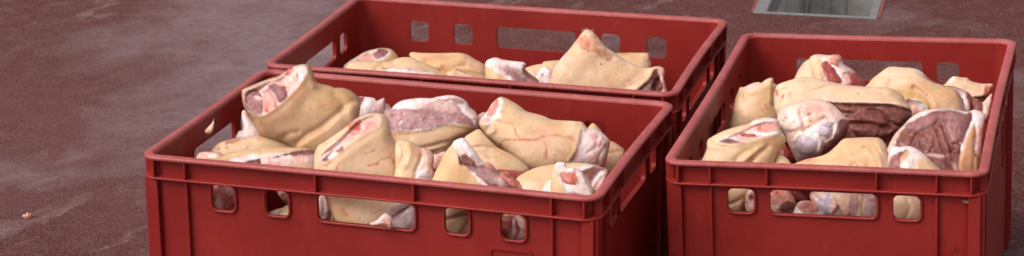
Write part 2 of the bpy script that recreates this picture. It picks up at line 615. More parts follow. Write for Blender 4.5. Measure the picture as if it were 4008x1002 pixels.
CR = {'A': (-.4706, 2.7283, -.3007, -.0008, 0, 0), 'B': (-.3545, 3.126, -.2746, -.0012, 0, 0), 'C': (.1868, 2.71, -.2672, -.0090, .04, .0065)}
def crate_axes(k):
    x, y, yaw, dz, t, t2 = CR[k]
    c, s, ct, st = math.cos(yaw), math.sin(yaw), math.cos(t), math.sin(t)
    U = np.array([c*ct, s*ct, st])
    V = np.array([-s, c, t2])
    V = V-U*(U@V)
    V /= np.linalg.norm(V)
    W = np.cross(U, V)
    return np.array([x, y, RIM+dz]), U, V, W      # origin: rim's front left corner
GRP = 'red plastic crates of pork'
crate = make_crate()
for k, lab in (('A', 'long red crate in front, filled with pork hocks, its five-holed long side forward'), ('B', 'red crate at the back, less full, its top edge touching the rear of another crate'), ('C', 'red crate standing apart on the right, turned with its short three-holed side forward')):
    o = crate if k == 'A' else copy_tree(crate)
    O, U, V, W = crate_axes(k)
    if k == 'C':
        X, Y, org = V, -U, O+U*CD-W*CH
    else:
        X, Y, org = U, V, O-W*CH
    o.matrix_world = Matrix(((X[0], Y[0], W[0], org[0]), (X[1], Y[1], W[1], org[1]), (X[2], Y[2], W[2], org[2]), (0, 0, 0, 1)))
    tag(o, lab, 'crate', GRP)

# ------------------------------------------------------------------ pork: sculpted pieces
def _hash(ix, iy, iz):
    h = (ix*374761393 + iy*668265263 + iz*2147483647) & 0xffffffff
    h = ((h ^ (h >> 13))*1274126177) & 0xffffffff
    return ((h ^ (h >> 16)) & 0xffff)/65535.
def vnoise(P, scale, seed=0):
    q = P*scale + seed*17.31 + 1000
    i = np.floor(q).astype(np.int64)
    f = q-i
    f = f*f*f*(f*(f*6-15)+10)
    r = 0
    for dx in (0, 1):
        for dy in (0, 1):
            for dz in (0, 1):
                wgt = (f[..., 0] if dx else 1-f[..., 0])*(f[..., 1] if dy else 1-f[..., 1])*(f[..., 2] if dz else 1-f[..., 2])
                r = r + wgt*_hash(i[..., 0]+dx, i[..., 1]+dy, i[..., 2]+dz)
    return r*2-1
def fbm(P, scale, seed=0, oct=3):
    a, r, n = 1., 0, 0
    for k in range(oct):
        r = r + a*vnoise(P, scale*2**k, seed+k)
        n += a
        a *= .5
    return r/n

def crom(P, n=5, closed=True):
    P = np.asarray(P, float)
    m = len(P)
    out = []
    for i in range(m if closed else m-1):
        if closed:
            a, b, c, d = P[i-1], P[i], P[(i+1) % m], P[(i+2) % m]
        else:
            a, b, c, d = P[max(i-1, 0)], P[i], P[i+1], P[min(i+2, m-1)]
        for k in range(n):
            t = k/n
            out.append(.5*((2*b)+(c-a)*t+(2*a-5*b+4*c-d)*t*t+(3*b-a-3*c+d)*t**3))
    if not closed:
        out.append(P[-1])
    return np.array(out)
def seg_dist(Q, P, closed):
    """distance to a polyline and the closest point on it"""
    best = np.full(len(Q), 1e18)
    cl = np.zeros_like(Q)
    m = len(P)
    for i in range(m if closed else m-1):
        a, b = P[i], P[(i+1) % m]
        ab = b-a
        t = np.clip(((Q-a)@ab)/max(ab@ab, 1e-9), 0, 1)
        c = a+t[:, None]*ab
        d = ((Q-c)**2).sum(1)
        k = d < best
        best[k] = d[k]
        cl[k] = c[k]
    return np.sqrt(best), cl
def sdf(Q, P):
    d, cl = seg_dist(Q, P, True)
    return np.where(inside(Q, P), d, -d), cl
def sstep(x, a, b):
    t = np.clip((x-a)/(b-a), 0, 1)
    return t*t*(3-2*t)

# base colour, second colour, patch scale (1/m), meat, fat, wet, roughness of the relief in mm
KINDS = {
    'tan':   ((.39, .235, .115), (.49, .33, .185), 26, 0, 0, .3, .35),
    'skin':  ((.67, .445, .25), (.73, .545, .36), 22, 0, 0, .3, .35),
    'pskin': ((.69, .49, .32), (.74, .565, .41), 30, 0, 0, .35, .35),
    'yskin': ((.63, .45, .25), (.72, .55, .36), 26, 0, 0, .3, .35),
    'oskin': ((.54, .28, .15), (.60, .38, .23), 40, 0, 0, .5, .4),
    'fat':   ((.86, .73, .69), (.79, .49, .44), 75, 0, 1, .85, 1.1),
    'wfat':  ((.86, .79, .77), (.83, .67, .63), 55, 0, 1, .85, .95),
    'cream': ((.75, .49, .37), (.81, .60, .49), 60, 0, 1, .8, 1.0),
    'pfat':  ((.77, .41, .33), (.82, .57, .49), 80, 0, 1, .8, 1.3),
    'meat':  ((.175, .052, .043), (.27, .10, .085), 60, 1, 0, .75, 1.0),
    'lmeat': ((.43, .23, .235), (.54, .34, .35), 50, 1, 0, .8, .8),
    'pmeat': ((.20, .065, .068), (.32, .14, .14), 70, 1, 0, .85, .8),
    'rmeat': ((.27, .03, .026), (.40, .09, .075), 80, 1, 0, .9, .8),
    'bmeat': ((.20, .072, .053), (.29, .115, .09), 60, 1, 0, .6, 1.0),
    'omeat': ((.60, .19, .14), (.68, .32, .26), 80, .6, 0, .85, .8),
    'film':  ((.52, .33, .31), (.72, .54, .50), 70, .25, .4, 1, .8),
    'bone':  ((.70, .25, .20), (.74, .41, .35), 110, .25, .5, .7, .5),
    'cart':  ((.54, .47, .55), (.68, .61, .66), 55, 0, 1, 1, .4),
    'blood': ((.46, .03, .018), (.55, .09, .06), 120, .3, 0, .95, .3),
    'dark':  ((.09, .025, .022), (.16, .05, .04), 80, .8, 0, .9, .8),
    'stain': ((.34, .135, .065), (.42, .20, .10), 120, 0, 0, .2, .2),
    'rash':  ((.54, .18, .12), (.60, .29, .20), 150, 0, 0, .2, .2),
    'crud':  ((.20, .10, .065), (.27, .15, .10), 120, 0, 0, .2, .2),
    'yell':  ((.60, .42, .11), (.66, .48, .20), 120, 0, 0, .4, .5),
}
STEP = 4.0
BASE_SEED = [0]

def Z(frame, pts):
    ox, oy, s = frame
    return [(ox+x/s, oy+y/s) for x, y in pts]
N1 = (0, 0, 1)
ZA1, ZA2, ZA3, ZA4, ZA5, ZA6 = (750, 240, 2), (750, 430, 2), (1300, 350, 2), (1400, 460, 2), (1850, 360, 2), (1850, 520, 2)
ZB1, ZB2 = (1330, 150, 2), (1850, 80, 2)
ZC1, ZC2, ZC3, ZC4 = (2700, 200, 2), (2700, 400, 2), (3200, 200, 2), (3250, 400, 2)
ZH = (1240, 700, 1/.469)
ZG = (540, 600, 1/.624)
ZK = (2550, 600, 1/.6242)

def piece(name, label, cat, cr_, v, fr, outline, body=('skin', 'skin'), regions=(), folds=(), marks=(), K=.8, T=60, Kb=.7, lean=.35, yaw=0., group=None, clampit=True, parent=None, lump=1.0):
    """One piece of pork: an outline with thickness, raised and hollowed by folds, its areas split into parts.
    v: how far it lies behind the crate's front edge (m); K, T: roundness and greatest half thickness (mm); lean: tilt of its mid-plane."""
    BASE_SEED[0] += 1
    seed = BASE_SEED[0]
    out = crom(Z(fr, outline), 5)
    s = STEP
    x0, y0 = out.min(0)-s*1.5
    x1, y1 = out.max(0)+s*1.5
    nx, ny = int((x1-x0)/s)+2, int((y1-y0)/s)+2
    gx, gy = np.meshgrid(x0+np.arange(nx)*s, y0+np.arange(ny)*s)
    Q = np.stack([gx.ravel(), gy.ravel()], 1)
    cq = Q.reshape(ny, nx, 2)[:-1, :-1].reshape(-1, 2)+s/2
    cell = inside(cq, out).reshape(ny-1, nx-1)
    pad = np.zeros((ny+1, nx+1), bool)
    pad[1:-1, 1:-1] = cell
    used = pad[:-1, :-1] | pad[1:, :-1] | pad[:-1, 1:] | pad[1:, 1:]
    intr = pad[:-1, :-1] & pad[1:, :-1] & pad[:-1, 1:] & pad[1:, 1:]
    bnd = used & ~intr
    # inflate: Poisson solve, coarse to fine
    phi = None
    for st in (8, 4, 2, 1):
        im = intr[::st, ::st]
        if phi is None:
            ph = np.zeros(im.shape)
        else:
            ph = np.repeat(np.repeat(phi, 2, 0), 2, 1)[:im.shape[0], :im.shape[1]]
            ph = np.pad(ph, ((0, im.shape[0]-ph.shape[0]), (0, im.shape[1]-ph.shape[1])), mode='edge')
        ph = ph*im
        hh = (s*st)**2
        for _ in range(90 if st > 1 else 40):
            pp = np.pad(ph, 1)
            ph = (.25*(pp[2:, 1:-1]+pp[:-2, 1:-1]+pp[1:-1, 2:]+pp[1:-1, :-2]+hh))*im
        phi = ph
    O, U, V, W = crate_axes(cr_)
    cen = out.mean(0)
    dc = px_rays(cen)
    # anchor on the plane v behind the crate's front edge
    t = ((O+V*v-CAMP)@V)/(dc@V)
    A = CAMP+dc*t
    back = -dc/np.linalg.norm(dc)
    nrm = back*math.cos(lean)+np.array([0, 0, 1.])*math.sin(lean)+RIGHT*math.sin(yaw)
    nrm /= np.linalg.norm(nrm)
    pxmm = FPX/np.linalg.norm(A-CAMP)/1000.
    # nodes, boundary nodes snapped to the outline
    bidx = np.flatnonzero(bnd.ravel())
    if len(bidx):
        _, cl = seg_dist(Q[bidx], out, True)
        Q[bidx] = cl
    sel = np.flatnonzero(used.ravel())
    idx = -np.ones(nx*ny, int)
    idx[sel] = np.arange(len(sel))
    q = Q[sel]
    ph = np.maximum(phi.ravel()[sel], 0)
    hr = np.sqrt(4*ph)/pxmm                       # mm
    h = T*np.tanh(K*hr/T)
    edge = sstep(hr, 0, 8)
    rays = px_rays(q)
    base = CAMP+rays*(((A-CAMP)@nrm)/(rays@nrm))[:, None]
    n = len(q)
    kb, kd = KINDS[body[1]], None
    def kcol(kd, sd):
        m = sstep(fbm(base, kd[2], sd), -.35, .35)[:, None]
        return np.array(kd[0])*(1-m)+np.array(kd[1])*m
    col = kcol(kb, seed)
    if body[1] in ('skin', 'pskin', 'yskin', 'tan'):
        m = sstep(fbm(base, 11, seed+5), .0, .55)[:, None]*(.5 if body[1] != 'tan' else .25)
        col = col*(1-m)+np.array((.73, .51, .38))*m
        m = sstep(fbm(base, 14, seed+9), .1, .6)[:, None]*.35
        col = col*(1-m)+np.array((.62, .40, .16))*m
    kk = np.tile(np.array(kb[3:6], float), (n, 1))
    rough = np.full(n, float(kb[6]))
    part = np.zeros(n, int)
    parts = [body[0]]
    par = {}
    wob = fbm(base, 120, seed+3, 2)*5
    flatm = np.zeros(n)
    for ri, (pn, kind, fr2, poly, op) in enumerate(regions):
        pl = crom(Z(fr2 or fr, poly), 4)
        r, _ = sdf(q, pl)
        rw = r+wob*op.get('wob', 1.4)
        sf = op.get('soft', 5)
        m = sstep(rw, -sf, sf)*op.get('a', 1)
        kd = KINDS[kind]
        col = col*(1-m[:, None])+kcol(kd, seed+20+ri)*m[:, None]
        kk = kk*(1-m[:, None])+np.array(kd[3:6])*m[:, None]
        rough = rough*(1-m)+kd[6]*m
        if op.get('flat'):
            near = np.abs(r) < 10
            if near.sum() > 6:
                Am = np.c_[q[near], np.ones(near.sum())]
                co, *_ = np.linalg.lstsq(Am, h[near], rcond=None)
                hp = np.c_[q, np.ones(n)]@co
                mm = sstep(r, 0, 10)*op['flat']
                h = h*(1-mm)+hp*mm
        if op.get('off'):
            h = h+op['off']*sstep(r, -2, op.get('ramp', 9))
        if op.get('dome'):
            rm = max(r.max(), 1)
            h = h+op['dome']*np.sqrt(np.clip(1-(1-np.clip(r, 0, rm)/rm)**2, 0, 1))
        if op.get('lip'):
            h = h+op['lip']*np.exp(-((r+4)/op.get('lipw', 9))**2)*edge
        if pn:
            if pn not in parts:
                parts.append(pn)
            if op.get('of'):
                par[pn] = op['of']
            part[r > 0] = parts.index(pn)
    for fo in folds:
        fr2, line, wd, dep = fo[:4]
        pl = crom(Z(fr2 or fr, line), 5, False)
        d, _ = seg_dist(q, pl, False)
        d = np.abs(d+wob*.5)
        if len(fo) > 4:                # sharp crease
            g = np.exp(-d/wd)
        else:
            g = np.exp(-(d/wd)**2)
        h = h+.75*dep*g*edge
    for fr2, line, wd, kind, a in marks:
        if len(line) > 1:
            d, _ = seg_dist(q, crom(Z(fr2 or fr, line), 5, False), False)
        else:
            d = np.sqrt(((q-np.array(Z(fr2 or fr, line)[0]))**2).sum(1))
        nz = fbm(base, 260, seed+50, 3)
        m = (1.25*a*sstep(wd*(1+.9*nz)-d, -wd*.4, wd*.4)*(.85+.4*fbm(base, 150, seed+51, 2)))[:, None]
        m = np.clip(m, 0, 1)
        kd = KINDS[kind]
        col = col*(1-m)+kcol(kd, seed+60)*m
        kk = kk*(1-m)+np.array(kd[3:6])*m
    # lumps
    fatr = 1+.35*kk[:, 0]
    h = h+edge*lump*(fatr*rough*(1.1*fbm(base, 85, seed+70, 3)+.8*fbm(base, 220, seed+71, 3))+0.9*fbm(base, 26, seed+72, 2))
    h = np.maximum(h, -hr*.4)
    hb = -(T*np.tanh(Kb*hr/T))
    fpos = base+back*(h/1000.)[:, None]
    bpos = base+back*(hb/1000.)[:, None]
    def clamp(Pp):
        if not clampit:
            return Pp
        R = Pp-O
        u, vv, ww = R@U, R@V, R@W
        D_, L_ = (CD, CL) if cr_ != 'C' else (CL, CD)
        below = ww < .0015
        i0, i1 = WI+.0055, WI+.0055
        # soft squeeze against the walls
        def sq(x, hi):
            lo = i0
            k = .004
            x = np.where(x < lo+k, lo+k*np.exp(np.minimum((x-lo-k)/k, 0)), x)
            h2 = hi-i1
            return np.where(x > h2-k, h2-k*np.exp(np.minimum((h2-k-x)/k, 0)), x)
        u2, v2 = np.where(below, sq(u, L_), u), np.where(below, sq(vv, D_), vv)
        w2 = np.maximum(ww, -CH+.008)
        return O+u2[:, None]*U+v2[:, None]*V+w2[:, None]*W
    fpos, bpos = clamp(fpos), clamp(bpos)
    # closed mesh
    isb = bnd.ravel()[sel]
    bi = np.full(n, -1)
    bi[isb] = np.flatnonzero(isb)
    free = np.flatnonzero(~isb)
    bi[free] = n+np.arange(len(free))
    verts = np.r_[fpos, bpos[free]]
    colr = np.r_[col, col[free]]
    kkr = np.r_[kk, kk[free]]
    jy, jx = np.nonzero(cell)
    c0 = idx[jy*nx+jx]
    c1 = idx[jy*nx+jx+1]
    c2 = idx[(jy+1)*nx+jx+1]
    c3 = idx[(jy+1)*nx+jx]
    ff = np.stack([c0, c3, c2, c1], 1)
    fb = np.stack([bi[c0], bi[c1], bi[c2], bi[c3]], 1)
    pf = part[ff]
    fpart = np.sort(pf, 1)[:, 1:3].max(1)
    faces = np.r_[ff, fb]
    fp = np.r_[fpart, np.zeros(len(fb), int)]
    e1, e2 = verts[faces[:, 2]]-verts[faces[:, 0]], verts[faces[:, 3]]-verts[faces[:, 1]]
    fn = np.cross(e1, e2)
    vn = np.zeros_like(verts)
    for k in range(4):
        np.add.at(vn, faces[:, k], fn)
    vn /= np.maximum(np.linalg.norm(vn, axis=1), 1e-12)[:, None]
    loc = verts.mean(0)
    loc[2] = verts[:, 2].min()
    present = [k for k in range(len(parts)) if (fp == k).sum() > 3]
    single = len(present) == 1
    if not single:
        root = empty(name, loc)
        if parent:
            root.parent = parent
            root.location = Vector(loc)-parent.location
    made = {}
    for k in present:
        f = faces[fp == k]
        ids, inv = np.unique(f, return_inverse=True)
        me = bpy.data.meshes.new(parts[k] if not single else name)
        me.from_pydata((verts[ids]-loc).tolist(), [], inv.reshape(-1, 4).tolist())
        ca = me.attributes.new('Col', 'FLOAT_COLOR', 'POINT')
        ca.data.foreach_set('color', np.c_[np.clip(colr[ids], .004, .86), np.ones(len(ids))].astype(np.float32).ravel())
        ka = me.attributes.new('Kind', 'FLOAT_COLOR', 'POINT')
        ka.data.foreach_set('color', np.c_[kkr[ids], np.ones(len(ids))].astype(np.float32).ravel())
        me.polygons.foreach_set('use_smooth', [True]*len(f))
        me.normals_split_custom_set_from_vertices(vn[ids].tolist())
        me.materials.append(M_PORK)
        o = bpy.data.objects.new(parts[k] if not single else name, me)
        COL.objects.link(o)
        made[parts[k]] = o
        if single:
            root = o
            o.location = Vector(loc) if not parent else Vector(loc)-parent.location
            if parent:
                o.parent = parent
    if not single:
        for pn, o in made.items():
            o.parent = made.get(par.get(pn), root)
    if not parent:
        tag(root, label, cat, group)
    return root

GA, GB, GC = 'pork pieces in the front crate', 'pork pieces in the back crate', 'pork pieces in the right crate'
HK, CT = 'pork hock', 'pork cut'
face = dict(flat=.75, off=-3.0, lip=1.6, soft=4)

# ---- front crate -------------------------------------------------
piece('pork_cut', 'white fatty chunk against the left wall, below the biggest upright hock', CT, 'A', .235, N1,
      [(945, 445), (960, 432), (985, 470), (1025, 520), (1025, 560), (925, 560), (932, 515), (950, 505)], ('fat', 'wfat'),
      [(None, 'pfat', N1, [(945, 440), (965, 430), (975, 455), (955, 460)], dict(soft=10))], T=25, group=GA)
piece('pork_cut', 'flat chunk with a white fat stripe, right of the biggest hock at the back wall', CT, 'A', .30, ZA3,
      [(205, 65), (250, 56), (330, 68), (352, 88), (403, 66), (414, 100), (410, 240), (300, 240), (120, 280), (160, 230), (205, 170)], ('fat', 'wfat'),
      [('meat', 'film', None, [(330, 70), (405, 66), (414, 100), (410, 240), (280, 240), (310, 150)], dict(soft=5)),
       (None, 'rmeat', None, [(205, 60), (260, 58), (240, 90), (215, 130)], dict(soft=6)),
       (None, 'lmeat', None, [(110, 280), (160, 220), (240, 195), (300, 200), (260, 280)], dict())],
      [(None, [(330, 70), (300, 190)], 8, -2)], T=25, group=GA)
piece('pork_hock', 'biggest upright hock at left, its cut end showing two muscles round a pink bone', HK, 'A', .215, N1,
      [(946, 357), (955, 347), (990, 332), (1050, 309), (1095, 295), (1125, 272), (1150, 259), (1180, 251), (1202, 253), (1220, 270), (1230, 295), (1236, 315), (1255, 327), (1290, 335), (1310, 343), (1340, 344), (1367, 352), (1392, 370), (1407, 390), (1411, 415), (1406, 450), (1398, 505), (1360, 580), (1290, 630), (1190, 620), (1130, 570), (1060, 545), (1015, 526), (985, 473), (960, 430), (949, 400)],
      ('skin', 'tan'),
      [('cut_face', 'fat', ZA1, [(414, 260), (440, 226), (500, 205), (560, 172), (620, 148), (685, 132), (740, 88), (790, 52), (860, 38), (903, 55), (892, 110), (840, 185), (775, 258), (705, 322), (640, 375), (580, 410), (520, 422), (465, 402), (428, 345), (412, 300)], face),
       (None, 'pfat', ZA1, [(690, 130), (740, 80), (790, 55), (810, 70), (780, 120), (740, 150), (700, 160)], dict(soft=12)),
       (None, 'pfat', ZA1, [(560, 180), (620, 150), (700, 165), (720, 195), (650, 190), (590, 215)], dict(soft=8, off=1)),
       ('muscle', 'pmeat', ZA1, [(415, 292), (430, 250), (480, 217), (530, 230), (555, 290), (562, 370), (548, 416), (500, 416), (450, 372), (420, 325)], dict(off=.6, dome=.6, of='cut_face', soft=3)),
       ('muscle', 'pmeat', ZA1, [(602, 208), (640, 172), (690, 178), (735, 220), (752, 258), (735, 290), (690, 322), (672, 285), (645, 245)], dict(off=.6, dome=.6, of='cut_face', soft=3)),
       ('bone', 'bone', ZA1, [(565, 262), (595, 228), (632, 248), (668, 308), (668, 358), (605, 405), (575, 395), (560, 330)], dict(off=1, dome=1.0, of='cut_face', soft=4)),
       (None, 'film', ZA1, [(480, 280), (520, 265), (556, 290), (540, 305), (500, 295)], dict(soft=3)),
       (None, 'pfat', ZA1, [(822, 100), (835, 78), (848, 120), (835, 180), (822, 170)], dict(off=-4, soft=4)),
       (None, 'wfat', ZA1, [(835, 80), (870, 95), (885, 80), (870, 130), (850, 155)], dict(soft=3, off=1)),
       (None, 'skin', ZA1, [(1235, 325), (1100, 448), (1000, 526), (900, 582), (830, 645), (800, 740), (1100, 780), (1420, 540), (1330, 330)], dict(off=5.5, ramp=20, soft=14, a=.6))],
      [(ZA1, [(1180, 370), (1080, 455), (990, 524), (890, 580), (830, 640)], 14, -3), 
       (ZA1, [(690, 620), (760, 570), (830, 550)], 12, -2.5), (ZA1, [(925, 50), (950, 120), (958, 190)], 14, 5), (ZA1, [(1000, 250), (940, 260), (870, 330)], 30, -4),
       (ZA1, [(560, 470), (700, 420), (840, 300)], 30, 3), (ZA1, [(1120, 260), (1180, 330), (1190, 420)], 18, -5)],
      [(ZA1, [(540, 470), (555, 495)], 5, 'stain', .5), (ZA1, [(930, 60), (955, 130), (960, 185)], 14, 'stain', .45), (ZA1, [(755, 85), (770, 70)], 12, 'blood', .7), (ZA1, [(605, 215), (570, 240)], 6, 'blood', .6),
       (ZA1, [(585, 330), (590, 385)], 7, 'blood', .5), (ZA1, [(655, 330), (660, 350)], 6, 'blood', .5), (ZA1, [(735, 205), (755, 215)], 6, 'blood', .5), (ZA1, [(1010, 260), (1100, 270), (1180, 300)], 34, 'yell', .16), (ZA1, [(700, 600), (800, 590), (860, 640)], 26, 'stain', .18)],
      T=48, K=.85, group=GA, lean=.25)
piece('pork_hock', 'low yellow hock with brown scorch stains beneath the biggest upright hock', HK, 'A', .165, ZA2,
      [(150, 335), (170, 300), (200, 268), (250, 245), (330, 226), (400, 218), (470, 212), (535, 189), (600, 190), (680, 208), (760, 236), (830, 275), (900, 310), (930, 360), (700, 400), (400, 420), (200, 400)],
      ('skin', 'yskin'), [], [(None, [(450, 300), (600, 290), (800, 290)], 12, -2)],
      [(None, [(280, 255), (330, 243), (370, 228)], 8, 'stain', .75), (None, [(210, 305), (220, 300)], 6, 'stain', .6), (None, [(275, 297)], 6, 'stain', .7), (None, [(500, 215), (540, 225), (560, 215)], 12, 'stain', .35), (None, [(545, 200)], 8, 'stain', .5), (None, [(530, 242)], 4, 'rash', .6), (None, [(350, 240), (420, 222)], 5, 'stain', .4)],
      T=32, group=GA, lean=.5)
piece('pork_hock', 'long hock along the front rim at left, cut open over red meat and white sinew', HK, 'A', .085, ZA2,
      [(36, 375), (55, 340), (90, 328), (200, 329), (262, 350), (350, 330), (450, 314), (650, 297), (860, 298), (930, 308), (968, 326), (985, 400), (980, 500), (700, 520), (300, 470), (40, 430)],
      ('skin', 'skin'),
      [('fat', 'fat', None, [(290, 390), (400, 358), (540, 343), (640, 338), (720, 328), (880, 306), (968, 324), (1000, 400), (990, 520), (600, 520), (290, 480)], dict(soft=4, off=-1)),
       ('fat', 'pfat', None, [(30, 380), (55, 335), (110, 325), (200, 330), (258, 348), (200, 365), (100, 385)], dict(soft=6)),
       (None, 'wfat', None, [(120, 355), (200, 340), (250, 350), (180, 375), (130, 378)], dict(soft=5)),
       ('meat', 'meat', None, [(635, 378), (700, 345), (800, 322), (900, 308), (970, 326), (945, 348), (800, 357), (700, 368)], dict(soft=3, off=-1.5)),
       ('meat', 'meat', None, [(415, 408), (470, 390), (520, 385), (545, 395), (550, 425), (430, 425)], dict(soft=4, off=-1.5)),
       (None, 'pfat', None, [(545, 375), (575, 355), (610, 370), (620, 430), (560, 425)], dict(soft=8, off=1)),
       (None, 'film', None, [(660, 405), (800, 372), (960, 352), (962, 400), (850, 405), (700, 425)], dict(soft=12, a=.6)),
       (None, 'pskin', None, [(760, 430), (880, 415), (970, 420), (990, 520), (760, 520)], dict(soft=10))],
      [(None, [(550, 345), (545, 420)], 8, -2), (None, [(640, 380), (960, 350)], 6, -2)],
      [(None, [(70, 350)], 14, 'rash', .5), (None, [(215, 345)], 10, 'blood', .35)], T=30, group=GA, lean=.55)
piece('pork_cut', 'large flat slab of pink-purple meat with rind below, lying at the back centre', CT, 'A', .235, ZA3,
      [(405, 172), (460, 150), (500, 112), (560, 82), (690, 66), (780, 68), (830, 55), (930, 44), (1010, 65), (1060, 103), (1076, 137), (1128, 180), (1142, 230), (1142, 300), (1110, 330), (1045, 378), (970, 420), (880, 510), (790, 530), (700, 525), (560, 490), (470, 420), (420, 300)],
      ('rind', 'skin'),
      [('fat', 'wfat', None, [(440, 335), (540, 328), (640, 323), (760, 310), (850, 292), (920, 268), (1010, 272), (1080, 285), (1112, 318), (1140, 330), (1160, 150), (1060, 40), (800, 20), (400, 60), (380, 200)], dict(soft=4)),
       ('meat', 'lmeat', None, [(400, 175), (470, 152), (600, 150), (680, 150), (760, 105), (860, 80), (960, 110), (1000, 160), (1070, 215), (1105, 262), (1105, 292), (1040, 272), (930, 262), (860, 280), (760, 300), (600, 316), (440, 322)], dict(soft=4, off=.8)),
       (None, 'film', None, [(690, 140), (760, 100), (860, 82), (960, 105), (1010, 160), (920, 180), (800, 165)], dict(soft=10, a=.75)),
       (None, 'pmeat', None, [(870, 75), (930, 62), (1010, 85), (1030, 115), (960, 100), (890, 100)], dict(soft=6, a=.75, off=-1.5)),
       (None, 'fat', None, [(1020, 165), (1070, 150), (1125, 185), (1140, 230), (1135, 300), (1105, 255), (1060, 210)], dict(soft=5, off=1.5)),
       (None, 'pmeat', None, [(560, 165), (680, 155), (800, 170), (920, 185), (900, 205), (760, 195), (620, 190)], dict(soft=12, a=.35)),
       (None, 'pfat', None, [(640, 85), (720, 72), (730, 110), (680, 140), (650, 120)], dict(soft=8, a=.7, off=-1))],
      [(None, [(680, 150), (740, 110), (860, 80)], 6, -2.5), (None, [(470, 150), (600, 152), (680, 150)], 5, -2.5), (None, [(700, 462), (850, 425), (960, 400), (1060, 360)], 10, -4), (None, [(760, 500), (900, 450), (980, 410)], 8, -3),
       (None, [(520, 265), (550, 240)], 5, -1.5), (None, [(1000, 160), (1100, 250)], 6, -2), (None, [(880, 100), (960, 95), (1020, 120)], 5, -2), (None, [(440, 335), (700, 318), (900, 272), (1100, 300)], 8, 2)],
      [(None, [(540, 255), (525, 270)], 4, 'wfat', .8), (None, [(470, 208), (490, 205)], 9, 'bmeat', .6), (None, [(520, 370)], 18, 'rash', .25), (None, [(480, 380), (490, 385)], 10, 'rash', .2)],
      T=34, K=.8, group=GA, lean=.42)
piece('pork_hock', 'largest lying hock of the front crate, with thin red veins and a white knuckle end', HK, 'A', .235, ZA5,
      [(48, 240), (62, 213), (95, 168), (115, 148), (150, 90), (190, 52), (225, 37), (280, 57), (340, 90), (382, 120), (425, 152), (500, 171), (560, 190), (630, 217), (760, 225), (850, 234), (880, 258), (905, 284), (950, 282), (1000, 310), (1050, 350), (1076, 385), (1066, 450), (1045, 540), (1020, 590), (900, 600), (780, 610), (620, 640), (480, 640), (420, 610), (350, 550), (260, 478), (190, 412), (110, 340), (60, 275)],
      ('skin', 'skin'),
      [('knuckle_end', 'wfat', None, [(880, 290), (905, 282), (950, 280), (1000, 308), (1080, 385), (1070, 450), (1050, 545), (1025, 600), (860, 600), (765, 548), (795, 490), (815, 430), (840, 350), (852, 300)], dict(soft=4, off=-3, lip=1.5)),
       (None, 'pfat', None, [(930, 340), (970, 320), (1000, 400), (980, 470), (1010, 560), (960, 560), (900, 550), (930, 480), (950, 420)], dict(soft=12, a=.7)),
       (None, 'film', None, [(1015, 350), (1060, 370), (1070, 430), (1040, 450), (1020, 400)], dict(soft=5)),
       ('cut_face', 'fat', None, [(60, 225), (95, 168), (150, 90), (192, 52), (226, 44), (236, 85), (222, 150), (224, 190), (190, 214), (150, 212), (140, 248), (60, 242)], dict(soft=4, flat=.6, off=-1.5, lip=1)),
       ('muscle', 'omeat', None, [(116, 182), (148, 102), (192, 60), (206, 82), (192, 140), (160, 182), (125, 190)], dict(soft=3, off=-.5, of='cut_face')),
       (None, 'omeat', None, [(58, 235), (90, 205), (130, 205), (120, 238)], dict(soft=6, a=.8))],
      [(None, [(145, 212), (160, 270), (172, 300), (150, 320)], 8, 4), (None, [(150, 215), (140, 260), (110, 300)], 9, -4), (None, [(230, 95), (330, 110), (420, 160), (520, 185)], 10, -3),
       (None, [(852, 300), (800, 480), (770, 545)], 5, -3, 1), (None, [(935, 345), (960, 365), (985, 360)], 6, -4), (None, [(900, 470), (960, 430), (970, 340)], 7, -2), (None, [(980, 560), (990, 500), (1040, 420)], 7, -3), (None, [(1000, 420), (1020, 370)], 6, -2)],
      [(None, [(218, 410), (240, 382), (270, 372), (370, 372)], 4, 'rash', .8), (None, [(370, 372), (440, 375), (500, 368), (545, 350)], 6, 'rash', .75), (None, [(545, 352), (600, 342), (640, 335), (690, 345)], 4, 'rash', .6), (None, [(720, 360), (755, 352), (790, 372)], 7, 'rash', .55),
       (None, [(560, 395), (576, 440), (572, 520)], 4, 'rash', .65), (None, [(572, 470), (574, 515)], 8, 'rash', .35), (None, [(335, 285), (338, 320), (372, 368)], 3, 'rash', .7), (None, [(205, 222), (260, 240), (320, 252)], 4, 'rash', .5), (None, [(490, 325), (560, 315)], 16, 'rash', .35),
       (None, [(235, 165)], 10, 'rash', .3), (None, [(333, 168)], 7, 'stain', .4), (None, [(440, 560), (560, 590)], 40, 'oskin', .25)],
      T=46, K=.85, group=GA, lean=.3)
piece('pork_cut', 'tan rind piece in the back right corner behind the fatty knuckle end', CT, 'A', .315, N1,
      [(2300, 510), (2308, 492), (2320, 482), (2337, 492), (2365, 525), (2380, 548), (2402, 555), (2428, 572), (2446, 590), (2440, 640), (2400, 690), (2350, 690), (2310, 600)], ('rind', 'skin'), [],
      [(N1, [(2380, 600), (2440, 590)], 6, -2)], [(N1, [(2400, 590), (2440, 580)], 16, 'oskin', .4)], T=26, group=GA)
piece('pork_cut', 'small pink scrap of fat left of the largest hock, beside the flat slab', CT, 'A', .27, ZA5,
      [(30, 215), (45, 180), (80, 158), (100, 165), (90, 200), (70, 280), (30, 290)], ('fat', 'pfat'), [(None, 'film', None, [(30, 215), (60, 200), (60, 290), (30, 290)], dict(soft=8))], T=14, group=GA)
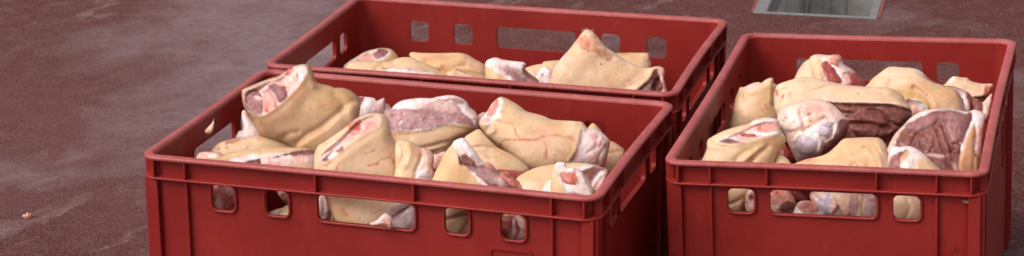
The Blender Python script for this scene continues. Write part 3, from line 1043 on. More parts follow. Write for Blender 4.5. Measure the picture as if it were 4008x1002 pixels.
piece('pork_cut', 'pointed tan rind piece wedged under the largest hock at the centre right', CT, 'A', .165, N1,
      [(1815, 545), (1845, 519), (1870, 506), (1885, 512), (1905, 535), (1950, 578), (2000, 602), (2035, 625), (2068, 655), (2073, 668), (2060, 690), (2000, 700), (1930, 690), (1870, 650), (1830, 600)],
      ('rind', 'skin'), [], [(ZA4, [(900, 240), (980, 232), (1060, 240), (1120, 250)], 7, -4), (ZA4, [(920, 252), (1000, 246)], 6, 2)],
      [(ZA5, [(100, 500), (125, 515)], 5, 'rash', .6), (N1, [(2060, 668), (2072, 668)], 9, 'rash', .6)], T=30, group=GA, lean=.45)
piece('pork_cut', 'dark red wet meat between the pointed rind wedge and the domed piece near the rim', CT, 'A', .135, N1,
      [(1930, 670), (1960, 662), (2010, 666), (2060, 670), (2075, 668), (2068, 690), (2040, 720), (1980, 740), (1940, 710)], ('meat', 'rmeat'), [(None, 'omeat', N1, [(1955, 680), (1985, 672), (1990, 700), (1965, 705)], dict(soft=6))], (), (), T=16, group=GA)
piece('pork_cut', 'pink fatty scrap behind the triangular rind piece', CT, 'A', .155, ZA4,
      [(585, 300), (620, 285), (690, 265), (680, 330), (640, 400), (590, 400)], ('fat', 'pfat'), [], (), (), T=16, group=GA)
piece('pork_hock', 'upright hock at the front rim, blood on its cut end, a red vein below', HK, 'A', .085, N1,
      [(1229, 628), (1231, 600), (1244, 572), (1268, 556), (1300, 535), (1350, 499), (1390, 466), (1430, 448), (1465, 441), (1495, 445), (1515, 457), (1527, 480), (1530, 510), (1540, 540), (1555, 563), (1570, 590), (1573, 625), (1568, 680), (1560, 760), (1400, 760), (1250, 740), (1230, 680)],
      ('skin', 'skin'),
      [('cut_face', 'pfat', N1, [(1257, 630), (1258, 606), (1280, 585), (1320, 552), (1350, 521), (1385, 485), (1420, 462), (1455, 450), (1484, 454), (1489, 468), (1481, 488), (1460, 503), (1430, 520), (1390, 543), (1355, 568), (1320, 598), (1290, 622), (1270, 634)], dict(flat=.7, off=-4, lip=2.2, lipw=10, soft=4)),
       (None, 'fat', N1, [(1262, 615), (1275, 590), (1330, 548), (1345, 560), (1300, 595)], dict(soft=8)),
       ('bone', 'bone', ZA3, [(195, 330), (230, 270), (290, 240), (350, 235), (372, 250), (340, 295), (280, 335), (220, 360)], dict(off=1.5, dome=.8, of='cut_face', soft=5)),
       (None, 'wfat', ZA3, [(215, 325), (240, 280), (290, 255), (345, 245), (340, 255), (285, 275), (250, 300), (230, 340)], dict(soft=3, a=.7)),
       (None, 'pmeat', N1, [(1265, 622), (1285, 600), (1325, 588), (1340, 575), (1340, 588), (1300, 612), (1275, 630)], dict(soft=4, off=-1)),
       (None, 'wfat', N1, [(1288, 615), (1310, 596), (1322, 600), (1300, 618)], dict(soft=3))],
      [(ZA4, [(325, 190), (335, 240), (345, 330)], 12, -6), (ZA3, [(60, 560), (200, 440), (400, 330)], 30, 4), (ZA3, [(420, 240), (440, 330), (400, 420)], 30, 2)],
      [(ZA3, [(280, 595), (345, 582), (375, 550), (440, 527), (456, 498)], 3.0, 'rash', .9), (ZA3, [(440, 527), (470, 545), (475, 575)], 2.4, 'rash', .8), (ZA3, [(345, 582), (360, 580)], 4, 'rash', .6), (ZA3, [(255, 505), (330, 480)], 3, 'rash', .5),
       (ZA3, [(150, 290), (190, 265), (205, 300)], 14, 'blood', .85), (ZA3, [(140, 330), (170, 340)], 10, 'blood', .5), (ZA2, [(1130, 470), (1150, 430), (1155, 410)], 4, 'rash', .8), (ZA2, [(1055, 267)], 5, 'rash', .7), (ZA3, [(455, 340), (450, 350)], 8, 'stain', .3), (ZA3, [(60, 540), (160, 480)], 20, 'rash', .12)],
      T=44, K=.85, group=GA, lean=.2)
piece('pork_hock', 'folded rind with a pink fatty end, tucked right of the hock with blood spots', HK, 'A', .07, N1,
      [(1545, 600), (1548, 565), (1556, 550), (1580, 547), (1608, 553), (1630, 568), (1645, 577), (1670, 582), (1694, 600), (1699, 630), (1692, 650), (1704, 690), (1700, 750), (1560, 750), (1535, 720), (1548, 660)],
      ('skin', 'skin'),
      [('fat', 'pfat', ZA3, [(680, 450), (740, 462), (800, 498), (810, 600), (830, 800), (620, 800), (650, 640), (690, 540), (700, 490)], dict(soft=6, off=-1)),
       (None, 'wfat', ZA4, [(450, 480), (480, 420), (560, 390), (600, 400), (580, 460), (500, 470)], dict(soft=6, off=1.5)),
       ('cartilage', 'cart', ZA4, [(510, 470), (520, 442), (560, 445), (605, 450), (600, 520), (520, 520)], dict(soft=3, off=1)),
       (None, 'rash', ZA3, [(645, 470), (680, 460), (700, 500), (680, 560), (660, 530)], dict(soft=12, a=.7))],
      [(ZA3, [(545, 440), (560, 500), (545, 560), (520, 620)], 9, -4), (ZA3, [(600, 420), (610, 500), (570, 600)], 14, 3), (ZA3, [(700, 480), (690, 560), (650, 640)], 7, -3), (ZA3, [(740, 490), (760, 560), (740, 640)], 9, 2)],
      [(ZA3, [(540, 600), (560, 595), (580, 605)], 2.5, 'rash', .6)], T=30, group=GA, lean=.2)
piece('pork_cut', 'triangular tan rind with white fat and purple meat behind it, front centre', CT, 'A', .07, N1,
      [(1766, 568), (1780, 550), (1810, 539), (1828, 551), (1846, 572), (1870, 604), (1893, 638), (1910, 634), (1930, 648), (1946, 668), (1962, 682), (1978, 678), (2005, 690), (2028, 708), (2050, 735), (2060, 800), (1690, 770), (1698, 690), (1715, 650), (1740, 600)],
      ('rind', 'skin'),
      [('meat', 'meat', ZA4, [(740, 190), (770, 262), (800, 365), (845, 378), (905, 440), (1020, 540), (1040, 660), (1340, 660), (1300, 480), (1120, 380), (1000, 330), (880, 180), (820, 130)], dict(soft=4, off=-2)),
       (None, 'lmeat', ZA4, [(860, 400), (960, 380), (1060, 400), (1120, 460), (1140, 530), (1000, 500), (920, 440)], dict(soft=10, a=.7)),
       ('fat', 'wfat', ZA4, [(735, 208), (760, 172), (820, 152), (860, 182), (900, 225), (950, 290), (992, 365), (930, 372), (880, 330), (800, 310), (770, 265)], dict(soft=4, off=1.5)),
       (None, 'film', ZA4, [(880, 320), (900, 290), (950, 330), (960, 370), (930, 370)], dict(soft=6)),
       (None, 'bmeat', ZA4, [(800, 300), (840, 292), (900, 330), (920, 375), (850, 372), (805, 345)], dict(soft=4, off=2)),
       (None, 'omeat', ZA4, [(985, 370), (1010, 345), (1060, 380), (1090, 420), (1040, 400)], dict(soft=5, off=1)),
       (None, 'wfat', ZA4, [(880, 420), (920, 440), (1005, 515), (1010, 545), (960, 520)], dict(soft=3)),
       (None, 'omeat', ZA6, [(205, 325), (240, 310), (280, 350), (340, 370), (395, 435), (330, 420), (260, 370)], dict(soft=8, off=1.5)),
       (None, 'film', ZA6, [(100, 290), (190, 340), (250, 400), (220, 410), (120, 340)], dict(soft=10, a=.7))],
      [(ZA4, [(735, 210), (770, 262), (802, 368)], 7, 2), (ZA4, [(800, 368), (850, 378)], 6, -2), (ZA4, [(930, 400), (1050, 470), (1160, 530)], 8, -3), (ZA4, [(1000, 440), (1100, 480)], 7, -2), (ZA4, [(820, 210), (860, 290)], 8, -2)],
      [(ZA6, [(310, 380), (345, 400)], 10, 'blood', .6), (ZA6, [(250, 330), (280, 345)], 8, 'blood', .4)], T=24, K=.7, group=GA, lean=.35)
piece('pork_cut', 'domed tan rind with meat showing at its right end, in the front right corner', CT, 'A', .10, ZA6,
      [(335, 375), (355, 345), (400, 314), (500, 270), (620, 247), (730, 238), (830, 234), (950, 248), (1040, 274), (1064, 298), (1070, 380), (1030, 500), (900, 560), (600, 570), (400, 540), (335, 450)],
      ('rind', 'skin'),
      [('meat', 'lmeat', None, [(800, 288), (900, 262), (960, 258), (1030, 266), (1075, 300), (1080, 400), (1030, 500), (880, 500), (900, 400), (860, 320)], dict(soft=4, off=-2)),
       (None, 'bmeat', None, [(850, 290), (900, 270), (990, 275), (1040, 285), (970, 310), (930, 370), (890, 330)], dict(soft=6)),
       ('fat', 'fat', None, [(930, 400), (960, 340), (1010, 300), (1060, 300), (1040, 380), (980, 470), (930, 460)], dict(soft=5, off=2)),
       (None, 'wfat', None, [(810, 290), (870, 265), (930, 262), (860, 282)], dict(soft=4)),
       (None, 'wfat', None, [(545, 445), (580, 400), (620, 370), (630, 470), (560, 480)], dict(soft=5))],
      [(None, [(925, 380), (990, 305)], 6, -2), (None, [(960, 430), (1010, 350)], 6, -2)],
      [(None, [(1000, 268), (1060, 295)], 8, 'blood', .4), (None, [(540, 370), (560, 350)], 20, 'rash', .15)], T=30, group=GA, lean=.5)
piece('pork_cut', 'white bone-end piece with a round pink bone, standing in the front right corner', CT, 'A', .052, ZA6,
      [(610, 480), (612, 400), (620, 320), (640, 255), (670, 229), (722, 233), (742, 264), (830, 284), (882, 330), (930, 408), (968, 470), (1000, 560), (700, 570), (600, 560)],
      ('fat', 'wfat'),
      [('skin', 'skin', None, [(600, 570), (608, 400), (618, 320), (638, 255), (655, 270), (668, 310), (690, 375), (715, 440), (725, 490), (735, 580)], dict(soft=4, off=1.5)),
       ('skin', 'skin', None, [(865, 318), (890, 330), (935, 405), (980, 480), (1010, 570), (960, 570), (930, 490), (900, 400)], dict(soft=4)),
       (None, 'film', None, [(660, 270), (720, 245), (745, 275), (700, 300), (668, 305)], dict(soft=6, a=.5)),
       ('bone', 'omeat', None, [(676, 335), (700, 308), (745, 316), (780, 306), (812, 335), (818, 390), (760, 398), (715, 370)], dict(soft=3, off=-1.0, dome=1.2)),
       (None, 'lmeat', None, [(720, 478), (800, 470), (880, 488), (880, 560), (720, 560)], dict(soft=5))],
      [(None, [(655, 262), (690, 370), (722, 480)], 6, 2.5), (None, [(745, 275), (830, 300), (880, 370)], 8, 1.5), (None, [(670, 320), (690, 300), (790, 300), (825, 350), (825, 400)], 4, 1.2)],
      [(None, [(705, 372), (740, 395), (800, 402)], 4, 'blood', .7), (None, [(795, 295), (800, 310)], 6, 'blood', .6), (None, [(665, 310), (672, 340)], 5, 'rash', .4)], T=22, K=.65, group=GA, lean=.2)
piece('fat_scrap', 'thin scrap of pale fat stuck inside the left wall of the front crate', 'fat scrap', 'A', .10, ZA1,
      [(104, 552), (108, 535), (130, 512), (160, 480), (172, 443), (178, 460), (176, 500), (166, 545), (152, 566), (118, 568)], ('fat', 'oskin'), [(None, 'cream', None, [(125, 550), (140, 510), (172, 450), (174, 500), (160, 545)], dict(soft=6))], [(None, [(120, 560), (165, 490)], 5, 1.0)], [(None, [(150, 500), (170, 460)], 6, 'rash', .35), (None, [(120, 560), (150, 560)], 6, 'oskin', .5)], K=.2, T=2, Kb=.15, lean=.1, group=None, clampit=False)
# seen through the openings of the front side
piece('pork_cut', 'dark red wet meat behind the leftmost opening of the front crate', CT, 'A', .055, ZG,
      [(420, 180), (520, 160), (640, 180), (680, 300), (640, 420), (480, 420), (410, 320)], ('meat', 'rmeat'), [(None, 'pfat', None, [(480, 300), (510, 260), (530, 330), (500, 350)], dict(soft=14, a=.6)), (None, 'pmeat', None, [(500, 200), (600, 200), (610, 260), (540, 250)], dict(soft=10))], [(None, [(540, 200), (580, 280), (600, 340)], 8, -3)], [(None, [(478, 290)], 6, 'dark', .8)], T=24, group=GA, lean=.1)
piece('pork_cut', 'pale sinewy strip behind the second opening from the left of the front crate', CT, 'A', .06, ZG,
      [(850, 180), (960, 180), (1010, 260), (1010, 420), (920, 420), (880, 390), (950, 350), (920, 310), (880, 260)], ('fat', 'film'), [('meat', 'meat', None, [(900, 260), (960, 250), (980, 320), (940, 330)], dict(soft=5)), ('rind', 'skin', None, [(870, 400), (920, 345), (970, 370), (1010, 430), (900, 440)], dict(soft=4))], [(None, [(870, 230), (930, 320), (960, 350)], 7, 2.5)], (), T=18, group=GA, lean=.1)
piece('pork_cut', 'purplish fat at the left end of the wide opening of the front crate', CT, 'A', .075, ZH,
      [(-20, 140), (40, 130), (100, 170), (120, 300), (90, 380), (-20, 380)], ('fat', 'film'), [], [(None, [(60, 160), (60, 300)], 9, -3)], (), T=18, group=GA, lean=.1)
hb = piece('pork_hock', 'tan hock with a ragged fatty end filling the wide opening of the front crate', HK, 'A', .046, ZH,
      [(60, 100), (95, 220), (140, 330), (200, 390), (360, 420), (560, 450), (760, 460), (860, 420), (880, 240), (800, 120), (500, 60), (200, 60)],
      ('skin', 'skin'),
      [('fat', 'wfat', None, [(630, 320), (700, 260), (790, 225), (870, 230), (890, 430), (760, 470), (640, 450)], dict(soft=5, off=-1)), ('meat', 'lmeat', None, [(590, 300), (620, 240), (690, 205), (780, 210), (740, 262), (650, 330)], dict(soft=6)), (None, 'film', None, [(520, 260), (620, 210), (700, 205), (600, 300)], dict(soft=10, a=.5))],
      [(None, [(640, 320), (760, 240)], 6, -2)], [(None, [(210, 255), (235, 300)], 8, 'rash', .6), (None, [(455, 300), (530, 255)], 3, 'rash', .7), (None, [(360, 325)], 4, 'rash', .6)], T=26, group=GA, lean=.1)
piece('flap', '', '', 'A', .0015, ZH, [(415, 378), (450, 365), (500, 345), (545, 300), (575, 285), (600, 300), (632, 325), (628, 365), (632, 395), (612, 418), (596, 410), (588, 385), (560, 380), (520, 388), (450, 388)], ('flap', 'pfat'), [], [(None, [(560, 310), (600, 360), (606, 410)], 5, 1.5), (None, [(450, 378), (560, 350)], 5, -1)], [(None, [(600, 385), (605, 410)], 6, 'rash', .5)], K=.35, T=4, Kb=.2, lean=.0, clampit=False, parent=hb)
piece('pork_hock', 'olive tan creased hock behind the fourth opening from the left of the front crate', HK, 'A', .065, ZH,
      [(1040, 230), (1120, 200), (1300, 220), (1340, 320), (1300, 480), (1200, 520), (1060, 500), (1020, 380)], ('skin', 'yskin'), [], [(None, [(1060, 345), (1130, 330), (1200, 305), (1300, 295)], 9, -7), (None, [(1290, 310), (1240, 400), (1200, 470)], 8, -8)], [(None, [(1080, 350), (1180, 320), (1270, 310)], 16, 'stain', .4)], T=26, group=GA, lean=.1)
piece('pork_cut', 'dark red meat with a silvery seam behind the rightmost opening of the front side', CT, 'A', .055, ZH,
      [(1500, 290), (1620, 270), (1760, 290), (1800, 400), (1780, 520), (1600, 540), (1510, 480)], ('meat', 'rmeat'), [('fat', 'pfat', None, [(1660, 300), (1720, 340), (1800, 420), (1790, 530), (1660, 500), (1690, 420)], dict(soft=6)), (None, 'film', None, [(1600, 480), (1625, 400), (1630, 330), (1660, 400), (1650, 500)], dict(soft=5)), (None, 'skin', None, [(1540, 290), (1640, 290), (1640, 312), (1550, 312)], dict(soft=4))], [(None, [(1640, 330), (1630, 420), (1610, 500)], 6, -3)], [(None, [(1735, 435)], 8, 'blood', .6)], T=22, group=GA, lean=.1)

# ---- back crate --------------------------------------------------
piece('pork_hock', 'small hock end in the left back corner of the back crate, muscle and bone showing', HK, 'B', .25, ZB1,
      [(28, 235), (45, 200), (120, 150), (190, 109), (270, 84), (340, 74), (400, 84), (432, 110), (465, 158), (470, 230), (400, 300), (200, 320), (40, 300)], ('skin', 'skin'),
      [('cut_face', 'fat', None, [(60, 205), (120, 157), (195, 113), (270, 90), (345, 82), (402, 94), (390, 130), (330, 170), (250, 190), (120, 200)], dict(flat=.7, off=-1.5, lip=1, soft=4)),
       ('muscle', 'pmeat', None, [(262, 125), (298, 93), (365, 90), (386, 108), (345, 150), (292, 165)], dict(soft=3, of='cut_face', dome=.8)), ('bone', 'bone', None, [(160, 155), (200, 117), (245, 122), (262, 160), (210, 172), (165, 172)], dict(soft=4, of='cut_face'))],
      (), [(None, [(143, 165)], 7, 'stain', .7)], T=40, group=GB, lean=.4)
piece('pork_hock', 'smooth yellow hock along the front rim of the back crate, with pale fat strip', HK, 'B', .16, ZB1,
      [(50, 240), (60, 205), (90, 185), (160, 176), (250, 173), (350, 180), (400, 179), (440, 160), (500, 147), (560, 150), (620, 175), (700, 205), (780, 250), (840, 290), (850, 360), (600, 390), (300, 380), (60, 330)], ('skin', 'yskin'),
      [('fat', 'wfat', None, [(330, 245), (420, 228), (540, 240), (660, 255), (750, 285), (760, 340), (560, 330), (360, 290)], dict(soft=5, off=-1))],
      [(None, [(290, 235), (350, 195), (410, 180)], 12, -4), (None, [(330, 240), (450, 228), (660, 252), (750, 282)], 5, 1.5)],
      [(None, [(335, 230)], 7, 'rash', .6), (None, [(340, 245), (420, 230), (560, 243), (680, 260)], 3, 'rash', .45), (None, [(390, 205), (430, 190)], 10, 'stain', .25)], T=38, group=GB, lean=.5)
piece('pork_hock', 'broad folded tan hock lying at the left of centre in the back crate', HK, 'B', .21, ZB1,
      [(545, 135), (555, 112), (575, 107), (640, 113), (800, 115), (930, 113), (1000, 128), (1060, 165), (1140, 213), (1165, 290), (1180, 380), (900, 420), (700, 340), (600, 220)], ('skin', 'skin'),
      [(None, 'pskin', None, [(830, 300), (870, 262), (910, 240), (980, 268), (1040, 300), (1040, 360), (840, 340)], dict(soft=5, off=1.0))],
      [(None, [(830, 285), (905, 238), (990, 240), (1100, 260)], 8, 3), (None, [(840, 275), (900, 230), (980, 215)], 8, -4), (None, [(780, 215), (850, 180), (960, 160)], 14, 3), (None, [(650, 180), (760, 140), (900, 130)], 14, -3), (None, [(760, 250), (830, 270)], 8, -4)],
      [(None, [(650, 178)], 12, 'stain', .5), (None, [(780, 235), (800, 230)], 14, 'stain', .5), (None, [(860, 255), (920, 243), (1000, 280)], 3, 'stain', .6), (None, [(1135, 278)], 5, 'dark', .7), (None, [(680, 170), (760, 150), (830, 160)], 8, 'stain', .25)], T=42, group=GB, lean=.5)
piece('pork_cut', 'pale pink and tan piece between the white-topped meat and the raised rind corner', CT, 'B', .27, ZB2,
      [(410, 380), (440, 362), (500, 345), (545, 338), (560, 322), (660, 313), (700, 330), (690, 520), (500, 520), (430, 450)], ('rind', 'pskin'),
      [('fat', 'wfat', None, [(490, 450), (510, 410), (555, 360), (600, 372), (620, 410), (620, 520), (490, 520)], dict(soft=5, off=2)), (None, 'film', None, [(470, 400), (510, 400), (500, 430), (480, 425)], dict(soft=6)), (None, 'skin', None, [(548, 335), (600, 312), (670, 310), (660, 370), (620, 385), (570, 358)], dict(soft=5))],
      [(None, [(545, 345), (570, 360), (610, 380)], 6, -3)], [(None, [(540, 425)], 7, 'blood', .6), (None, [(600, 450), (610, 400)], 6, 'blood', .4)], T=26, group=GB, lean=.4)
piece('pork_cut', 'white-topped chunk of purple streaky meat at the middle of the back crate', CT, 'B', .17, ZB2,
      [(94, 365), (98, 335), (118, 308), (180, 289), (235, 305), (300, 315), (395, 326), (417, 343), (402, 372), (450, 418), (515, 470), (520, 560), (300, 570), (120, 520), (98, 430)], ('fat', 'wfat'),
      [('rind', 'skin', None, [(85, 350), (110, 365), (160, 385), (230, 430), (290, 482), (300, 580), (100, 560), (85, 430)], dict(soft=4, off=1)),
       ('meat', 'lmeat', None, [(200, 372), (260, 360), (330, 375), (400, 400), (460, 430), (525, 480), (520, 570), (420, 560), (330, 470), (260, 415)], dict(soft=5, off=-1)),
       (None, 'film', None, [(150, 360), (230, 345), (330, 370), (420, 450), (380, 470), (280, 420), (200, 390)], dict(soft=10, a=.55)),
       (None, 'bmeat', None, [(375, 385), (415, 362), (460, 412), (515, 468), (470, 470), (410, 425)], dict(soft=5)), (None, 'pmeat', None, [(250, 385), (330, 400), (420, 470), (360, 470), (290, 430)], dict(soft=8, a=.6))],
      [(None, [(240, 310), (300, 340), (400, 350)], 6, -3), (None, [(100, 345), (130, 330), (150, 360)], 6, -2), (None, [(230, 350), (340, 390), (440, 470)], 6, -2), (None, [(200, 380), (300, 430), (360, 490)], 6, 2)], (), T=30, K=.75, group=GB, lean=.4)
piece('pork_cut', 'square-ended yellow rind piece against the back wall, behind the tall raised corner of rind', CT, 'B', .335, ZB2,
      [(1080, 280), (1115, 257), (1200, 252), (1300, 252), (1368, 254), (1382, 275), (1390, 310), (1402, 365), (1402, 600), (1200, 630), (1080, 540)], ('rind', 'yskin'), [], [(None, [(1140, 262), (1250, 275), (1360, 265)], 10, -2)], [(None, [(1388, 300), (1400, 360)], 4, 'wfat', .8), (None, [(1120, 262), (1200, 256)], 8, 'stain', .3)], T=26, group=GB, lean=.3)
bh = piece('pork_hock', 'large sheet of rind rising to a bristly point with red-brown blotches, dark right end', HK, 'B', .135, ZB2,
      [(596, 500), (610, 450), (632, 380), (690, 298), (765, 215), (835, 122), (862, 88), (888, 68), (920, 76), (945, 92), (985, 135), (1040, 200), (1110, 252), (1200, 310), (1270, 345), (1335, 370), (1390, 370), (1440, 358), (1480, 364), (1502, 382), (1504, 425), (1498, 455), (1512, 500), (1522, 570), (1500, 660), (1200, 670), (800, 620), (590, 590)],
      ('skin', 'pskin'),
      [('skin', 'skin', None, [(590, 600), (620, 440), (780, 380), (1000, 330), (1150, 380), (1300, 420), (1200, 680)], dict(soft=40, a=.55)),
       ('cut_face', 'bmeat', None, [(1240, 600), (1310, 520), (1375, 455), (1418, 390), (1450, 372), (1490, 378), (1500, 430), (1496, 460), (1515, 510), (1525, 590), (1500, 680), (1290, 680)], dict(soft=4, off=-4, ramp=12)),
       (None, 'dark', None, [(1410, 480), (1430, 445), (1465, 440), (1475, 480), (1450, 540), (1420, 560), (1400, 530)], dict(soft=8, off=-8, ramp=16)),
       (None, 'lmeat', None, [(1300, 560), (1360, 500), (1395, 470), (1390, 540), (1370, 600), (1300, 600)], dict(soft=6)),
       (None, 'pfat', None, [(1436, 368), (1498, 380), (1506, 450), (1518, 510), (1528, 600), (1475, 600), (1482, 510), (1468, 440), (1455, 400)], dict(soft=5, off=2)),
       (None, 'wfat', None, [(640, 370), (670, 310), (720, 250), (735, 232), (715, 275), (670, 340)], dict(soft=3))],
      [(None, [(1230, 590), (1310, 505), (1385, 430), (1430, 365)], 14, 2.5), (None, [(1000, 320), (1150, 360), (1330, 385)], 30, -5), (None, [(1150, 560), (1250, 480), (1350, 410)], 22, -3), (None, [(690, 420), (830, 250), (890, 110)], 60, 3), (None, [(1200, 310), (1330, 372), (1420, 365)], 12, 3)],
      [(None, [(840, 150), (870, 170), (930, 175), (960, 190)], 22, 'rash', .7), (None, [(880, 190), (900, 210)], 18, 'rash', .6), (None, [(1000, 255), (1050, 275), (1070, 285)], 16, 'stain', .8), (None, [(1050, 235), (960, 225)], 8, 'stain', .4), (None, [(1003, 342)], 3, 'dark', .8),
       (None, [(740, 355)], 5, 'rash', .6), (None, [(1225, 465)], 5, 'stain', .4), (None, [(1425, 395)], 6, 'blood', .7), (None, [(760, 300), (820, 270)], 30, 'rash', .12), (None, [(640, 480), (660, 440)], 30, 'stain', .14), (None, [(1240, 500), (1340, 440)], 5, 'rash', .35)],
      T=26, K=.7, group=GB, lean=.25)
def bristles(parent):
    bm = bmesh.new()
    O, U, V, W = crate_axes('B')
    pts = []
    rnd = random.Random(4)
    for x, y, ex, ey in [(862, 88, -10, -26), (870, 78, -14, -22), (880, 72, -8, -20), (888, 68, -2, -24), (895, 68, 4, -22), (905, 72, 10, -14), (925, 80, 16, -24), (935, 86, 12, -22), (878, 74, -18, -10), (888, 70, 2, -12)]:
        P = []
        for xx, yy in ((x, y), (x+ex*.5, y+ey*.6), (x+ex, y+ey)):
            d = px_rays(Z(ZB2, [(xx, yy+8)])[0])
            P.append(CAMP+d*(((O+V*.135-CAMP)@V)/(d@V)))
        r = .00035
        for a, b in ((P[0], P[1]), (P[1], P[2])):
            q = [bm.verts.new(Vector(p)-parent.location+Vector((r*math.cos(t), r*math.sin(t)*.5, r*math.sin(t)))*(1 if p is not P[2] else .4)) for p in (a, b) for t in (0, 2.1, 4.2)]
            for i in range(3):
                j = (i+1) % 3
                bm.faces.new((q[i], q[j], q[3+j], q[3+i]))
    s = N('bristle')
    obj_bm('bristles', bm, s.done(Base_Color=(.55, .38, .24), Roughness=.6), parent)
bristles(bh)

# ---- right crate -------------------------------------------------
piece('pork_hock', 'upright tan hock with two pointed corners, at the left wall of the right crate', HK, 'C', .36, ZC1,
      [(325, 640), (333, 480), (350, 390), (372, 330), (386, 296), (395, 282), (430, 278), (490, 250), (540, 242), (560, 248), (595, 222), (632, 209), (653, 214), (657, 248), (686, 264), (682, 290), (668, 340), (690, 400), (720, 500), (700, 640), (500, 680)], ('skin', 'skin'),
      [('cut_face', 'pfat', None, [(420, 290), (440, 276), (490, 252), (545, 244), (560, 252), (530, 278), (490, 308), (450, 316)], dict(soft=3, off=-3, flat=.5, lip=1.5)), (None, 'film', None, [(450, 300), (500, 285), (540, 262), (520, 290), (480, 310)], dict(soft=5))],
      [(None, [(395, 290), (405, 330), (395, 370)], 12, 4), (None, [(430, 320), (440, 370)], 14, -4), (None, [(640, 220), (645, 300), (640, 380)], 14, 4), (None, [(480, 320), (560, 300), (620, 230)], 14, 3), (None, [(655, 260), (650, 340), (660, 420)], 9, -4), (None, [(350, 440), (450, 500), (600, 560)], 30, 3)],
      [(None, [(590, 415), (600, 445)], 7, 'rash', .6), (None, [(565, 455), (575, 462)], 4, 'rash', .5), (None, [(405, 340)], 14, 'stain', .3), (None, [(480, 540), (550, 540)], 40, 'stain', .14)], T=44, K=.85, group=GC, lean=.2)
piece('pork_cut', 'topmost chunk at the back of the right crate, red muscles wrapped in white fat', CT, 'C', .47, N1,
      [(3105, 330), (3112, 300), (3126, 272), (3145, 245), (3165, 232), (3176, 219), (3200, 212), (3245, 216), (3262, 214), (3282, 213), (3297, 225), (3300, 243), (3306, 252), (3345, 277), (3370, 305), (3388, 332), (3390, 370), (3300, 390), (3150, 380)], ('rind', 'skin'),
      [('fat', 'wfat', ZC1, [(950, 45), (1000, 22), (1090, 30), (1200, 60), (1240, 130), (1300, 200), (1260, 330), (1100, 300), (1040, 160), (1040, 80)], dict(soft=5)),
       (None, 'cream', ZC1, [(935, 62), (960, 38), (1010, 25), (1090, 36), (1090, 70), (1030, 70)], dict(soft=5)),
       ('meat', 'rmeat', ZC1, [(1032, 120), (1055, 75), (1110, 112), (1160, 180), (1185, 250), (1100, 255), (1045, 185)], dict(soft=3, dome=3)),
       ('meat', 'rmeat', ZC3, [(195, 180), (240, 160), (290, 165), (340, 210), (378, 268), (360, 300), (240, 290), (200, 250)], dict(soft=3, dome=3)),
       (None, 'film', ZC3, [(200, 190), (235, 185), (245, 240), (225, 262), (200, 245)], dict(soft=8, a=.8)), (None, 'film', ZC3, [(180, 115), (240, 110), (290, 160), (240, 165)], dict(soft=8, a=.6)),
       ('meat', 'omeat', ZC3, [(93, 85), (110, 55), (145, 30), (182, 40), (197, 72), (165, 85), (160, 118), (112, 102)], dict(soft=3, dome=5, off=1)),
       (None, 'pskin', ZC1, [(815, 240), (850, 150), (890, 90), (930, 80), (985, 190), (970, 240)], dict(soft=12))],
      [(ZC1, [(930, 75), (970, 130), (990, 210)], 8, -5), (ZC1, [(985, 80), (1010, 140), (1020, 220)], 14, 3), (ZC1, [(1110, 110), (1180, 240)], 6, -3), (ZC1, [(880, 120), (870, 160)], 5, -2)], [(ZC1, [(885, 105), (880, 140)], 4, 'stain', .4)], T=38, group=GC, lean=.4)
piece('pork_cut', 'pinkish flap of rind with a red edge in the right-hand crate back right corner', CT, 'C', .46, ZC3,
      [(985, 280), (1005, 250), (1040, 210), (1075, 196), (1130, 206), (1170, 208), (1205, 236), (1290, 254), (1362, 254), (1375, 275), (1362, 312), (1340, 400), (1230, 420), (1100, 380)], ('rind', 'pskin'),
      [('meat', 'dark', None, [(1210, 360), (1300, 350), (1345, 325), (1380, 300), (1360, 420), (1220, 430)], dict(soft=4, off=-4)), (None, 'omeat', None, [(1310, 290), (1345, 265), (1368, 285), (1345, 325), (1312, 345)], dict(soft=4)), (None, 'wfat', None, [(1005, 250), (1045, 208), (1075, 200), (1060, 230), (1010, 262)], dict(soft=4))],
      [(None, [(1010, 262), (1070, 240), (1150, 220), (1180, 225)], 7, -3), (None, [(1310, 280), (1300, 330)], 8, 3), (None, [(1180, 290), (1290, 280)], 14, -2)], [(None, [(1160, 250)], 4, 'wfat', .8), (None, [(1190, 305), (1290, 315)], 10, 'rash', .15)], T=22, group=GC, lean=.5)
piece('pork_cut', 'pink glistening meat squeezed against the right wall of the right crate', CT, 'C', .40, ZC3,
      [(1195, 400), (1210, 370), (1250, 372), (1290, 400), (1340, 350), (1370, 330), (1350, 500), (1300, 560), (1220, 500)], ('meat', 'omeat'), [('fat', 'pfat', None, [(1290, 400), (1340, 350), (1375, 320), (1350, 520), (1300, 520)], dict(soft=5)), (None, 'meat', None, [(1210, 380), (1250, 375), (1290, 410), (1280, 460), (1225, 450)], dict(soft=5, dome=2))], [(None, [(1290, 400), (1300, 480)], 6, -3)], (), T=20, group=GC, lean=.4)
piece('pork_cut', 'purple meat under a shiny white sinew, right end behind the large round meat face', CT, 'C', .40, ZC3,
      [(960, 300), (1000, 272), (1085, 280), (1165, 314), (1200, 345), (1222, 410), (1215, 460), (1190, 520), (1100, 520), (1000, 420)], ('meat', 'pmeat'), [('fat', 'wfat', None, [(1100, 310), (1150, 318), (1170, 370), (1200, 440), (1180, 470), (1145, 465), (1140, 380)], dict(soft=5, off=1)), (None, 'film', None, [(1010, 275), (1090, 282), (1150, 318), (1120, 340), (1060, 300)], dict(soft=8, a=.8)), (None, 'rmeat', None, [(1180, 340), (1205, 370), (1225, 430), (1200, 460)], dict(soft=5))], [(None, [(1150, 330), (1180, 420)], 5, 2)], (), T=26, group=GC, lean=.4)
